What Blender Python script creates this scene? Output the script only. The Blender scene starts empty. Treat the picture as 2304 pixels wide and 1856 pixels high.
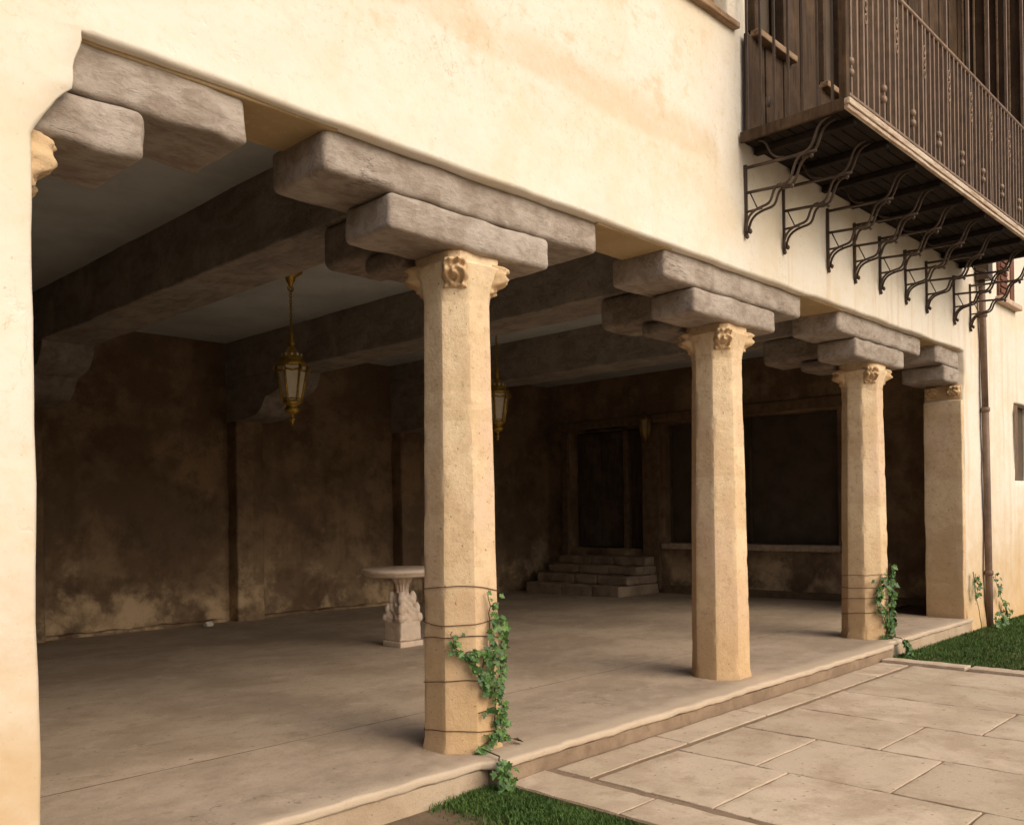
import bpy, bmesh, math, random
from mathutils import Vector, Matrix, noise

random.seed(11)
S = bpy.context.scene
COL = S.collection
PI = math.pi

# ------------------------------------------------------------------ camera
CAM = Vector((0.0, -3.831, 1.45))
cd = bpy.data.cameras.new('camera')
cam = bpy.data.objects.new('camera', cd)
COL.objects.link(cam)
cd.sensor_width = 36.0
cd.lens = 36.0 * 2015.7 / 2304.0
cd.shift_y = (1153.4 - 928.0) / 2304.0
cd.clip_start = 0.05
cd.clip_end = 600.0
ROLL = -0.0144
cam.matrix_world = (Matrix.Translation(CAM) @ Matrix.Rotation(0.7683 - PI / 2, 4, 'Z')
                    @ Matrix.Rotation(PI / 2, 4, 'X') @ Matrix.Rotation(ROLL, 4, 'Z'))
S.camera = cam

# ------------------------------------------------------------------ daylight
SUN_EL, SUN_AZ = math.radians(38), math.radians(-86)      # azimuth of the sun measured from +X
w = bpy.data.worlds.new('World')
S.world = w
w.use_nodes = True
wn = w.node_tree.nodes
wl = w.node_tree.links
for n in list(wn):
    wn.remove(n)
sky = wn.new('ShaderNodeTexSky')
sky.sky_type = 'NISHITA'
sky.sun_disc = False
sky.sun_elevation = SUN_EL
sky.sun_rotation = PI / 2 - SUN_AZ
sky.air_density = 1.0
sky.dust_density = 6.0
sky.ozone_density = 0.3
bg = wn.new('ShaderNodeBackground')
bg.inputs['Strength'].default_value = 0.11
out = wn.new('ShaderNodeOutputWorld')
wl.new(sky.outputs[0], bg.inputs['Color'])
wl.new(bg.outputs[0], out.inputs['Surface'])
ld = bpy.data.lights.new('sun', 'SUN')
ld.energy = 1.5
ld.angle = math.radians(60)
ld.color = (1.0, 0.87, 0.70)
sun = bpy.data.objects.new('sun', ld)
COL.objects.link(sun)
sd = Vector((math.cos(SUN_EL) * math.cos(SUN_AZ), math.cos(SUN_EL) * math.sin(SUN_AZ), math.sin(SUN_EL)))
sun.rotation_euler = sd.to_track_quat('Z', 'Y').to_euler()
sun.location = sd * 40
S.view_settings.view_transform = 'Standard'
S.view_settings.look = 'None'
S.view_settings.gamma = 1.0
S.view_settings.use_curve_mapping = False
S.view_settings.exposure = 0.22
S.cycles.max_bounces = 10
S.cycles.diffuse_bounces = 8
S.cycles.use_denoising = True

# ------------------------------------------------------------------ materials
class NT:
    def __init__(self, name, rough=0.9, spec=0.25, metal=0.0):
        self.m = bpy.data.materials.new(name)
        self.m.use_nodes = True
        self.t = self.m.node_tree
        self.n = self.t.nodes
        self.b = self.n['Principled BSDF']
        self.b.inputs['Roughness'].default_value = rough
        self.b.inputs['Specular IOR Level'].default_value = spec
        self.b.inputs['Metallic'].default_value = metal
        self.pos = self.n.new('ShaderNodeNewGeometry').outputs['Position']
    def link(self, a, b):
        self.t.links.new(a, b)
    def mapped(self, scale, off=(0, 0, 0)):
        mp = self.n.new('ShaderNodeMapping')
        mp.inputs['Scale'].default_value = scale
        mp.inputs['Location'].default_value = off
        self.link(self.pos, mp.inputs['Vector'])
        return mp.outputs[0]
    def noise(self, scale, detail=6, rough=0.6, vec=None, dist=0.0):
        t = self.n.new('ShaderNodeTexNoise')
        t.inputs['Scale'].default_value = scale
        t.inputs['Detail'].default_value = detail
        t.inputs['Roughness'].default_value = rough
        t.inputs['Distortion'].default_value = dist
        self.link(vec if vec is not None else self.pos, t.inputs['Vector'])
        return t.outputs['Fac']
    def ramp(self, fac, a, b, ca=(0, 0, 0, 1), cb=(1, 1, 1, 1), interp='EASE'):
        r = self.n.new('ShaderNodeValToRGB')
        r.color_ramp.interpolation = interp
        r.color_ramp.elements[0].position = a
        r.color_ramp.elements[1].position = b
        r.color_ramp.elements[0].color = ca
        r.color_ramp.elements[1].color = cb
        self.link(fac, r.inputs['Fac'])
        return r.outputs['Color']
    def rng(self, v, a, b, c=0.0, d=1.0, smooth=True):
        r = self.n.new('ShaderNodeMapRange')
        r.interpolation_type = 'SMOOTHSTEP' if smooth else 'LINEAR'
        for i, x in zip((1, 2, 3, 4), (a, b, c, d)):
            r.inputs[i].default_value = x
        self.link(v, r.inputs[0])
        return r.outputs[0]
    def math(self, op, a, b=None, clamp=False):
        m = self.n.new('ShaderNodeMath')
        m.operation = op
        m.use_clamp = clamp
        for i, x in enumerate((a, b)):
            if x is None:
                continue
            if isinstance(x, (int, float)):
                m.inputs[i].default_value = x
            else:
                self.link(x, m.inputs[i])
        return m.outputs[0]
    def mix(self, fac, a, b, mode='MIX'):
        m = self.n.new('ShaderNodeMix')
        m.data_type = 'RGBA'
        m.blend_type = mode
        for sock, x in ((m.inputs[0], fac), (m.inputs[6], a), (m.inputs[7], b)):
            if isinstance(x, (int, float)):
                sock.default_value = x
            elif isinstance(x, tuple):
                sock.default_value = (x[0], x[1], x[2], 1)
            else:
                self.link(x, sock)
        return m.outputs[2]
    def xyz(self):
        s = self.n.new('ShaderNodeSeparateXYZ')
        self.link(self.pos, s.inputs[0])
        return s.outputs
    def color(self, c):
        if isinstance(c, tuple):
            self.b.inputs['Base Color'].default_value = (c[0], c[1], c[2], 1)
        else:
            self.link(c, self.b.inputs['Base Color'])
    def bump(self, h, strength=0.4, dist=0.01):
        b = self.n.new('ShaderNodeBump')
        b.inputs['Strength'].default_value = strength
        b.inputs['Distance'].default_value = dist
        self.link(h, b.inputs['Height'])
        self.link(b.outputs[0], self.b.inputs['Normal'])


def speckle(k, scale=38, a=0.70, b=0.76):
    return k.ramp(k.noise(scale, 2, 0.5), a, b)


def mat_plaster(name, base, warm, dark, amount=0.5, band=False, dirt=0.0):
    k = NT(name, 0.93, 0.15)
    big = k.ramp(k.noise(0.9, 9, 0.65, dist=0.3), 0.44, 0.66)
    mid = k.ramp(k.noise(5.5, 9, 0.72, k.mapped((1, 1, 1.5)), 0.3), 0.46, 0.66)
    c = k.mix(k.math('MULTIPLY', big, amount), base, warm)
    c = k.mix(k.math('MULTIPLY', mid, 0.42 * amount), c, warm)
    c = k.mix(k.math('MULTIPLY', k.ramp(k.noise(16, 8, 0.75), 0.52, 0.66), 0.30), c, (0.66, 0.54, 0.37))
    o = k.xyz()
    if band:
        # old patched strip of ochre plaster under the upper windows, blotches and rain stains
        wob = k.math('MULTIPLY', k.math('SUBTRACT', k.noise(1.1, 7, 0.6), 0.5), 0.26)
        z = k.math('ADD', o[2], wob)
        bd = k.math('MULTIPLY', k.rng(z, 4.18, 4.27), k.rng(z, 4.58, 4.40))
        bd = k.math('MULTIPLY', bd, k.rng(k.math('ADD', o[0], wob), 6.50, 6.36))
        bd = k.math('MULTIPLY', bd, k.rng(k.noise(2.2, 8, 0.68), 0.26, 0.60))
        c = k.mix(k.math('MULTIPLY', bd, 0.62), c, (0.63, 0.515, 0.355))
        up = k.math('MULTIPLY', k.rng(o[2], 3.75, 4.3), k.rng(o[0], 7.2, 5.6))
        pa = k.math('MULTIPLY', up, k.ramp(k.noise(3.1, 9, 0.66, k.mapped((1, 1, 1.3), (3, 0, 1))), 0.52, 0.66))
        c = k.mix(k.math('MULTIPLY', pa, 0.62), c, (0.63, 0.505, 0.335))
        gr = k.math('MULTIPLY', k.rng(o[2], 3.55, 4.1), k.ramp(k.noise(24, 6, 0.75), 0.55, 0.64))
        c = k.mix(k.math('MULTIPLY', gr, 0.40), c, (0.60, 0.46, 0.28))
        st = k.math('MULTIPLY', k.ramp(k.noise(1.0, 5, 0.55, k.mapped((7, 7, 0.35))), 0.48, 0.68), k.math('MULTIPLY', k.rng(o[0], 6.8, 7.6), k.rng(o[2], 4.6, 4.0)))
        c = k.mix(k.math('MULTIPLY', st, 0.40), c, (0.60, 0.45, 0.28))
        cr = k.rng(k.math('ABSOLUTE', k.math('SUBTRACT', k.noise(0.85, 7, 0.6, k.mapped((1, 1, 0.8), (9, 0, 4)), 0.5), 0.5)), 0.0035, 0.0)
        cr = k.math('MULTIPLY', cr, k.rng(k.noise(0.6, 3), 0.5, 0.62))
        c = k.mix(k.math('MULTIPLY', cr, 0.45), c, (0.45, 0.33, 0.20))
    if dirt:
        d = k.math('MULTIPLY', k.rng(k.math('ADD', o[2], k.math('MULTIPLY', k.noise(2.6, 9, 0.68, dist=0.3), 2.4)), 3.3, 0.7), dirt)
        c = k.mix(d, c, dark)
    c = k.mix(k.math('MULTIPLY', speckle(k), 0.55), c, dark)
    k.color(c)
    h = k.math('ADD', k.noise(2.6, 5, 0.5, dist=0.3), k.math('MULTIPLY', k.noise(22, 6, 0.6), 0.055))
    h = k.math('SUBTRACT', h, k.math('MULTIPLY', k.ramp(k.noise(9, 5, 0.55), 0.60, 0.70), 0.10))
    k.bump(h, 0.6, 0.03)
    return k.m


def mat_stone(name, base, warm, dark, pits=0.5, scale=1.0, bump=0.5):
    k = NT(name, 0.9, 0.2)
    c = k.mix(k.ramp(k.noise(1.6 * scale, 7, 0.65, dist=0.5), 0.38, 0.68), base, warm)
    c = k.mix(k.math('MULTIPLY', k.ramp(k.noise(7 * scale, 7, 0.7), 0.50, 0.74), 0.5), c, dark)
    c = k.mix(k.math('MULTIPLY', speckle(k, 48 * scale, 0.68, 0.74), pits), c, tuple(x * 0.45 for x in dark))
    k.color(c)
    h = k.math('ADD', k.noise(11 * scale, 8, 0.65), k.math('MULTIPLY', k.noise(80 * scale, 4, 0.6), 0.3))
    k.bump(h, bump, 0.02)
    return k.m


def mat_column(name):
    k = NT(name, 0.92, 0.15)
    o = k.xyz()
    c = k.mix(k.ramp(k.noise(2.2, 9, 0.66, dist=0.2), 0.40, 0.62), (0.76, 0.61, 0.41), (0.64, 0.475, 0.30))
    c = k.mix(k.math('MULTIPLY', k.ramp(k.noise(1.5, 7, 0.6, k.mapped((1, 1, 0.7), (7, 2, 0))), 0.48, 0.60), 0.6), c, (0.66, 0.49, 0.37))
    c = k.mix(k.math('MULTIPLY', k.ramp(k.noise(2.6, 7, 0.6, k.mapped((0.35, 0.35, 2.6), (1, 2, 0))), 0.52, 0.66), 0.40), c, (0.55, 0.40, 0.23))
    d = k.rng(k.math('ADD', o[2], k.math('MULTIPLY', k.noise(3.4, 9, 0.68), 1.6)), 2.7, 0.6)
    c = k.mix(k.math('MULTIPLY', d, 0.80), c, (0.52, 0.345, 0.18))
    ft = k.rng(k.math('ADD', o[2], k.math('MULTIPLY', k.noise(9, 7, 0.7), 0.22)), 0.22, 0.08)
    c = k.mix(k.math('MULTIPLY', ft, 0.45), c, (0.40, 0.28, 0.165))
    c = k.mix(k.math('MULTIPLY', k.ramp(k.noise(15, 9, 0.78), 0.50, 0.66), 0.55), c, (0.44, 0.31, 0.185))
    c = k.mix(k.math('MULTIPLY', speckle(k, 40, 0.695, 0.735), 0.65), c, (0.25, 0.155, 0.085))
    k.color(c)
    h = k.math('ADD', k.noise(7, 9, 0.7), k.math('MULTIPLY', k.noise(48, 6, 0.7), 0.42))
    h = k.math('SUBTRACT', h, k.math('MULTIPLY', speckle(k, 40, 0.69, 0.735), 0.25))
    k.bump(h, 0.62, 0.018)
    return k.m


def mat_timber(name, base, light, dark, stretch=(1, 9, 9), rough=0.85, bump=0.5, adzed=0.0):
    k = NT(name, rough, 0.2)
    v = k.mapped(stretch)
    g = k.noise(2.0, 9, 0.7, v, 0.5)
    c = k.mix(k.ramp(g, 0.38, 0.64), base, dark)
    c = k.mix(k.math('MULTIPLY', k.ramp(k.noise(2.4, 8, 0.66, dist=0.2), 0.46, 0.64), 0.7), c, light)
    h = k.math('ADD', k.noise(3.2, 9, 0.72, v, 0.6), k.math('MULTIPLY', k.noise(34, 6, 0.65), 0.35))
    if adzed:
        ad = k.noise(20, 7, 0.72, k.mapped((0.6, 1.3, 1.6)), 0.6)
        c = k.mix(k.math('MULTIPLY', k.ramp(ad, 0.50, 0.62), adzed * 0.75), c, dark)
        h = k.math('SUBTRACT', h, k.math('MULTIPLY', k.ramp(ad, 0.46, 0.62), 0.5 * adzed))
        ck = k.rng(k.math('ABSOLUTE', k.math('SUBTRACT', k.noise(1.3, 6, 0.6, k.mapped((0.7, 5, 5)), 0.4), 0.5)), 0.010, 0.0)
        ck = k.math('MULTIPLY', ck, k.rng(k.noise(2.0, 4), 0.5, 0.6))
        c = k.mix(k.math('MULTIPLY', ck, 0.6), c, tuple(x * 0.4 for x in dark))
        h = k.math('SUBTRACT', h, k.math('MULTIPLY', ck, 0.5))
    k.color(c)
    k.bump(h, bump, 0.02)
    return k.m


def mat_plain(name, c, rough=0.6, spec=0.4, metal=0.0, var=0.35, scale=9):
    k = NT(name, rough, spec, metal)
    k.color(k.mix(k.ramp(k.noise(scale, 6, 0.65), 0.35, 0.70), c, tuple(x * (1 - var) for x in c)))
    k.bump(k.noise(scale * 6, 4), 0.2, 0.004)
    return k.m


M = {}
M['facade'] = mat_plaster('cream_plaster', (0.765, 0.725, 0.645), (0.71, 0.615, 0.45), (0.56, 0.375, 0.185), 0.62, True, 0.95)
M['soffit_shade'] = mat_plaster('shade_tinted_soffit_plaster', (0.50, 0.38, 0.22), (0.42, 0.30, 0.16), (0.42, 0.28, 0.14), 0.6)  # facade plaster in a darker tan: warm bounce and shade painted into the colour
M['column'] = mat_column('tan_limestone')
M['carved'] = mat_stone('carved_limestone', (0.62, 0.46, 0.28), (0.56, 0.39, 0.23), (0.36, 0.22, 0.11), 0.4, 1.6)
M['bolster'] = mat_timber('weathered_bolster_wood', (0.405, 0.352, 0.308), (0.505, 0.455, 0.41), (0.285, 0.235, 0.195), (3.0, 6, 6), 0.94, 0.6, 0.35)
M['cross'] = mat_timber('cross_bolster_wood', (0.29, 0.245, 0.21), (0.38, 0.335, 0.295), (0.18, 0.145, 0.115), (6, 3, 6), 0.94, 0.65, 0.4)
M['beam'] = mat_timber('beam_wood', (0.31, 0.28, 0.25), (0.41, 0.365, 0.32), (0.215, 0.185, 0.16), (5, 1.5, 5), 0.92, 0.7, 0.5)
M['corbel'] = mat_plain('grey_corbel_stone', (0.25, 0.225, 0.20), 0.9, 0.2)
M['iron'] = mat_plain('brown_iron', (0.09, 0.062, 0.045), 0.5, 0.5, 0.35)
M['balusters'] = mat_plain('rusty_iron', (0.25, 0.172, 0.12), 0.55, 0.45, 0.2)
M['plank'] = mat_timber('dark_cladding_wood', (0.085, 0.053, 0.031), (0.12, 0.076, 0.046), (0.045, 0.028, 0.017), (10, 10, 0.8), 0.8)
M['boards'] = mat_timber('dark_floor_boards', (0.020, 0.014, 0.010), (0.028, 0.019, 0.014), (0.012, 0.008, 0.006), (1, 10, 10), 0.85)
M['fascia'] = mat_timber('pale_fascia_wood', (0.60, 0.50, 0.40), (0.66, 0.58, 0.48), (0.32, 0.22, 0.15), (1.5, 12, 12), 0.85)
M['sill'] = mat_timber('tan_sill_wood', (0.34, 0.23, 0.14), (0.42, 0.31, 0.21), (0.2, 0.12, 0.07), (1.5, 12, 12), 0.85)
M['pipe'] = mat_plain('brown_downpipe_paint', (0.19, 0.122, 0.085), 0.55, 0.4, 0.0, 0.4, 5)
M['shutter'] = mat_timber('brown_shutter_wood', (0.19, 0.08, 0.05), (0.24, 0.11, 0.07), (0.10, 0.045, 0.03), (10, 10, 1), 0.7)
M['frame_white'] = mat_plain('pale_window_paint', (0.66, 0.50, 0.38), 0.7, 0.3)
M['marble'] = mat_stone('pale_carved_marble', (0.66, 0.56, 0.47), (0.62, 0.49, 0.39), (0.42, 0.32, 0.24), 0.3, 2.0, 0.4)
M['step'] = mat_stone('worn_step_stone', (0.33, 0.255, 0.19), (0.20, 0.148, 0.106), (0.13, 0.092, 0.065), 0.4, 1.5)
M['door'] = mat_timber('black_brown_door_wood', (0.105, 0.078, 0.056), (0.14, 0.105, 0.075), (0.055, 0.042, 0.031), (10, 10, 0.8), 0.6)
M['trim'] = mat_plain('brown_door_trim', (0.19, 0.13, 0.083), 0.85, 0.2)
M['stone_sill'] = mat_plain('pale_stone_sill', (0.48, 0.38, 0.29), 0.9, 0.2)
M['glass_dark'] = mat_plain('dark_window_glass', (0.10, 0.076, 0.055), 0.6, 0.3, 0.0, 0.3, 3)
M['brass'] = mat_plain('aged_brass', (0.46, 0.30, 0.06), 0.42, 0.5, 0.75, 0.5, 30)
M['milk'] = mat_plain('milk_glass', (0.62, 0.58, 0.48), 0.3, 0.5, 0.0, 0.12, 12)
M['amber'] = mat_plain('amber_glass', (0.34, 0.25, 0.11), 0.35, 0.5, 0.0, 0.3, 12)
M['wire'] = mat_plain('rusty_wire', (0.12, 0.055, 0.03), 0.7, 0.3)
M['stem'] = mat_plain('ivy_stem', (0.12, 0.10, 0.05), 0.8, 0.2)
M['scrap'] = mat_plain('white_scrap', (0.6, 0.57, 0.52), 0.9, 0.1)
M['dead_leaf'] = mat_plain('brown_dead_leaf', (0.10, 0.075, 0.035), 0.8, 0.2)


def mat_leaf(name, a, b):
    k = NT(name, 0.5, 0.4)
    oi = k.n.new('ShaderNodeObjectInfo').outputs['Random']
    c = k.mix(oi, a, b)
    c = k.mix(k.ramp(k.noise(60, 3), 0.4, 0.7), c, tuple(x * 0.7 for x in a))
    k.color(c)
    k.b.inputs['Subsurface Weight'].default_value = 0.0
    return k.m


M['leaf'] = mat_leaf('ivy_leaf_green', (0.026, 0.082, 0.018), (0.125, 0.235, 0.050))


def mat_grass():
    k = NT('lawn_grass', 0.7, 0.25)
    c = k.mix(k.ramp(k.noise(3.0, 5), 0.35, 0.7), (0.056, 0.125, 0.026), (0.095, 0.178, 0.038))
    c = k.mix(k.ramp(k.noise(70, 2), 0.45, 0.62), c, (0.030, 0.060, 0.014))
    c = k.mix(k.math('MULTIPLY', k.ramp(k.noise(120, 2), 0.60, 0.66), 0.8), c, (0.16, 0.15, 0.06))
    c = k.mix(k.math('MULTIPLY', k.ramp(k.noise(1.3, 6), 0.52, 0.68), 0.4), c, (0.10, 0.115, 0.035))
    k.color(c)
    return k.m


M['grass'] = mat_grass()
M['soil'] = mat_stone('lawn_soil', (0.17, 0.13, 0.085), (0.13, 0.095, 0.06), (0.085, 0.062, 0.04), 0.3, 3)


def mat_interior():
    k = NT('brown_interior_plaster', 0.95, 0.1)
    o = k.xyz()
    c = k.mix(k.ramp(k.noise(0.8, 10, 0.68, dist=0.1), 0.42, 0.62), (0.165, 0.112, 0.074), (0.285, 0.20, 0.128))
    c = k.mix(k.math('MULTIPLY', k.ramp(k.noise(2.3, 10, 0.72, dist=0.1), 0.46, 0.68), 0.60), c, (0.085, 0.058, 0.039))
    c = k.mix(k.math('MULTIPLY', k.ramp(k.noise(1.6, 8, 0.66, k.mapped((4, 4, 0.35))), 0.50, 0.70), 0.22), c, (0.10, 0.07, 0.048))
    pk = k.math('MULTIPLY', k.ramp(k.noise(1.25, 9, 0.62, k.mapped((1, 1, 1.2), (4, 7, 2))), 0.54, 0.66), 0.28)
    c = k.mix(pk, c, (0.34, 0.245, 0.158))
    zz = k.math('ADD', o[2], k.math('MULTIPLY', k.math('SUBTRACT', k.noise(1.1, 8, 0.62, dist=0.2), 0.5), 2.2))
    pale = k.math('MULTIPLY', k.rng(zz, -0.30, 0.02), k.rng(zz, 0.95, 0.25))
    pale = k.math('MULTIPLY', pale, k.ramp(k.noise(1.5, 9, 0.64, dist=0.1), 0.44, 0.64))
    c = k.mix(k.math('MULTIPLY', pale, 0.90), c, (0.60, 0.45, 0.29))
    cr = k.rng(k.math('ABSOLUTE', k.math('SUBTRACT', k.noise(1.1, 8, 0.6, k.mapped((1, 1, 0.8), (2, 5, 1)), 0.4), 0.5)), 0.006, 0.0)
    c = k.mix(k.math('MULTIPLY', cr, 0.15), c, (0.05, 0.034, 0.023))
    k.color(c)
    h = k.math('ADD', k.noise(5, 9, 0.7), k.math('MULTIPLY', k.ramp(k.noise(1.25, 9, 0.62, k.mapped((1, 1, 1.2), (4, 7, 2))), 0.54, 0.66), 0.35))
    k.bump(k.math('SUBTRACT', h, k.math('MULTIPLY', cr, 0.12)), 0.8, 0.03)
    return k.m


M['interior'] = mat_interior()


def mat_ceiling():
    k = NT('grey_ceiling_plaster', 0.95, 0.1)
    c = k.mix(k.ramp(k.noise(1.2, 9, 0.66, dist=0.2), 0.38, 0.66), (0.535, 0.58, 0.59), (0.43, 0.465, 0.475))
    c = k.mix(k.math('MULTIPLY', k.ramp(k.noise(6, 6, 0.7), 0.5, 0.75), 0.3), c, (0.42, 0.385, 0.34))
    k.color(c)
    k.bump(k.noise(14, 6, 0.6), 0.3, 0.01)
    return k.m


M['ceiling'] = mat_ceiling()


def mat_floor():
    k = NT('trowelled_concrete', 0.84, 0.22)
    c = k.mix(k.ramp(k.noise(0.9, 10, 0.66, dist=0.2), 0.40, 0.62), (0.410, 0.330, 0.255), (0.315, 0.248, 0.187))
    c = k.mix(k.math('MULTIPLY', k.ramp(k.noise(3.6, 10, 0.70, k.mapped((1, 1.3, 1)), 0.2), 0.48, 0.70), 0.50), c, (0.235, 0.175, 0.124))
    c = k.mix(k.math('MULTIPLY', k.ramp(k.noise(2.8, 9, 0.70, k.mapped((1, 1.3, 1), (5, 1, 0)), 0.2), 0.54, 0.70), 0.45), c, (0.53, 0.435, 0.335))
    c = k.mix(k.math('MULTIPLY', k.ramp(k.noise(15, 8, 0.75), 0.53, 0.68), 0.30), c, (0.22, 0.16, 0.11))
    c = k.mix(k.math('MULTIPLY', speckle(k, 20, 0.68, 0.73), 0.5), c, (0.13, 0.09, 0.062))
    cr = k.rng(k.math('ABSOLUTE', k.math('SUBTRACT', k.noise(0.42, 8, 0.58, k.mapped((1, 1, 1), (2, 6, 0)), 0.5), 0.5)), 0.0016, 0.0)
    cr = k.math('MULTIPLY', cr, k.rng(k.noise(0.5, 3, 0.5, k.mapped((1, 1, 1), (8, 1, 0))), 0.46, 0.56))
    c = k.mix(k.math('MULTIPLY', cr, 0.7), c, (0.12, 0.085, 0.06))
    c = k.mix(k.math('MULTIPLY', k.ramp(k.noise(55, 5, 0.8), 0.54, 0.64), 0.35), c, (0.20, 0.15, 0.105))
    c = k.mix(k.math('MULTIPLY', k.ramp(k.noise(60, 5, 0.8, k.mapped((1, 1, 1), (3, 9, 0))), 0.56, 0.64), 0.30), c, (0.56, 0.47, 0.37))
    yy = k.math('ADD', k.xyz()[1], k.math('MULTIPLY', k.noise(2.5, 8, 0.68), 0.16))
    c = k.mix(k.math('MULTIPLY', k.rng(yy, 0.20, 0.03), 0.65), c, (0.56, 0.46, 0.35))
    k.color(c)
    k.bump(k.math('ADD', k.noise(8, 10, 0.7), k.math('MULTIPLY', k.noise(50, 5, 0.7), 0.25)), 0.5, 0.014)
    return k.m


M['floor'] = mat_floor()
M['coping'] = mat_stone('worn_step_edge', (0.46, 0.365, 0.27), (0.38, 0.29, 0.205), (0.28, 0.19, 0.12), 0.5, 1.2)
M['riser'] = mat_stone('stained_riser', (0.29, 0.215, 0.15), (0.215, 0.152, 0.105), (0.14, 0.095, 0.062), 0.5, 1.5)
M['mortar'] = mat_stone('dark_joint_mortar', (0.26, 0.19, 0.132), (0.21, 0.15, 0.10), (0.14, 0.095, 0.062), 0.4, 2)


M['joint'] = mat_stone('dark_floor_joint', (0.13, 0.093, 0.065), (0.10, 0.07, 0.05), (0.07, 0.05, 0.035), 0.3, 2)


def mat_slab():
    k = NT('sandstone_slab', 0.86, 0.18)
    oi = k.n.new('ShaderNodeObjectInfo').outputs['Random']
    c = k.mix(oi, (0.60, 0.50, 0.395), (0.475, 0.385, 0.295))
    c = k.mix(k.math('MULTIPLY', k.ramp(k.noise(1.5, 9, 0.68, dist=0.2), 0.42, 0.60), 0.85), c, (0.42, 0.33, 0.245))
    c = k.mix(k.math('MULTIPLY', k.ramp(k.noise(1.9, 8, 0.66, k.mapped((1, 1, 1), (8, 3, 0))), 0.52, 0.62), 0.45), c, (0.52, 0.45, 0.33))
    c = k.mix(k.math('MULTIPLY', k.ramp(k.noise(6, 10, 0.75, dist=0.2), 0.52, 0.66), 0.50), c, (0.33, 0.245, 0.17))
    c = k.mix(k.math('MULTIPLY', k.ramp(k.noise(22, 7, 0.75), 0.55, 0.66), 0.35), c, (0.30, 0.225, 0.155))
    c = k.mix(k.math('MULTIPLY', k.ramp(k.noise(52, 5, 0.8), 0.54, 0.64), 0.35), c, (0.30, 0.225, 0.155))
    c = k.mix(k.math('MULTIPLY', k.ramp(k.noise(58, 5, 0.8, k.mapped((1, 1, 1), (3, 9, 0))), 0.56, 0.64), 0.30), c, (0.66, 0.57, 0.46))
    c = k.mix(k.math('MULTIPLY', speckle(k, 22, 0.69, 0.73), 0.6), c, (0.17, 0.115, 0.075))
    k.color(c)
    k.bump(k.math('ADD', k.noise(6, 10, 0.7), k.math('MULTIPLY', k.noise(45, 5, 0.7), 0.25)), 0.55, 0.014)
    return k.m


M['slab'] = mat_slab()
M['edging'] = mat_stone('pale_kerb', (0.58, 0.48, 0.38), (0.50, 0.40, 0.30), (0.34, 0.24, 0.16), 0.4, 1.5)

# ------------------------------------------------------------------ helpers
def empty(name, loc, label=None, cat=None, group=None, kind=None):
    o = bpy.data.objects.new(name, None)
    COL.objects.link(o)
    o.location = loc
    o.empty_display_size = 0.1
    tag(o, label, cat, group, kind)
    return o


def tag(o, label=None, cat=None, group=None, kind=None):
    if label: o['label'] = label
    if cat: o['category'] = cat
    if group: o['group'] = group
    if kind: o['kind'] = kind
    return o


def wpos(o):
    v = Vector(o.location)
    while o.parent:
        o = o.parent
        v += Vector(o.location)
    return v


def link(name, me, parent=None, loc=(0, 0, 0)):
    """me is in world coordinates unless loc is given; children keep their place"""
    o = bpy.data.objects.new(name, me)
    COL.objects.link(o)
    if parent is not None:
        o.parent = parent
        o.location = Vector(loc) - wpos(parent)
    else:
        o.location = loc
    return o


def mesh(name, vs, fs, mat, parent=None, smooth=True, loc=(0, 0, 0)):
    me = bpy.data.meshes.new(name)
    me.from_pydata(vs, [], fs)
    me.materials.append(mat)
    if smooth:
        me.polygons.foreach_set('use_smooth', [True] * len(me.polygons))
    me.update()
    return link(name, me, parent, loc)


def nz(p, amp, sc, seed=0.0):
    q = Vector((p[0] * sc + seed * 3.1, p[1] * sc - seed * 1.7, p[2] * sc + seed))
    n = noise.noise_vector(q)
    n2 = noise.noise_vector(q * 3.1)
    return Vector(p) + n * amp + n2 * (amp * 0.35)


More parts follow.
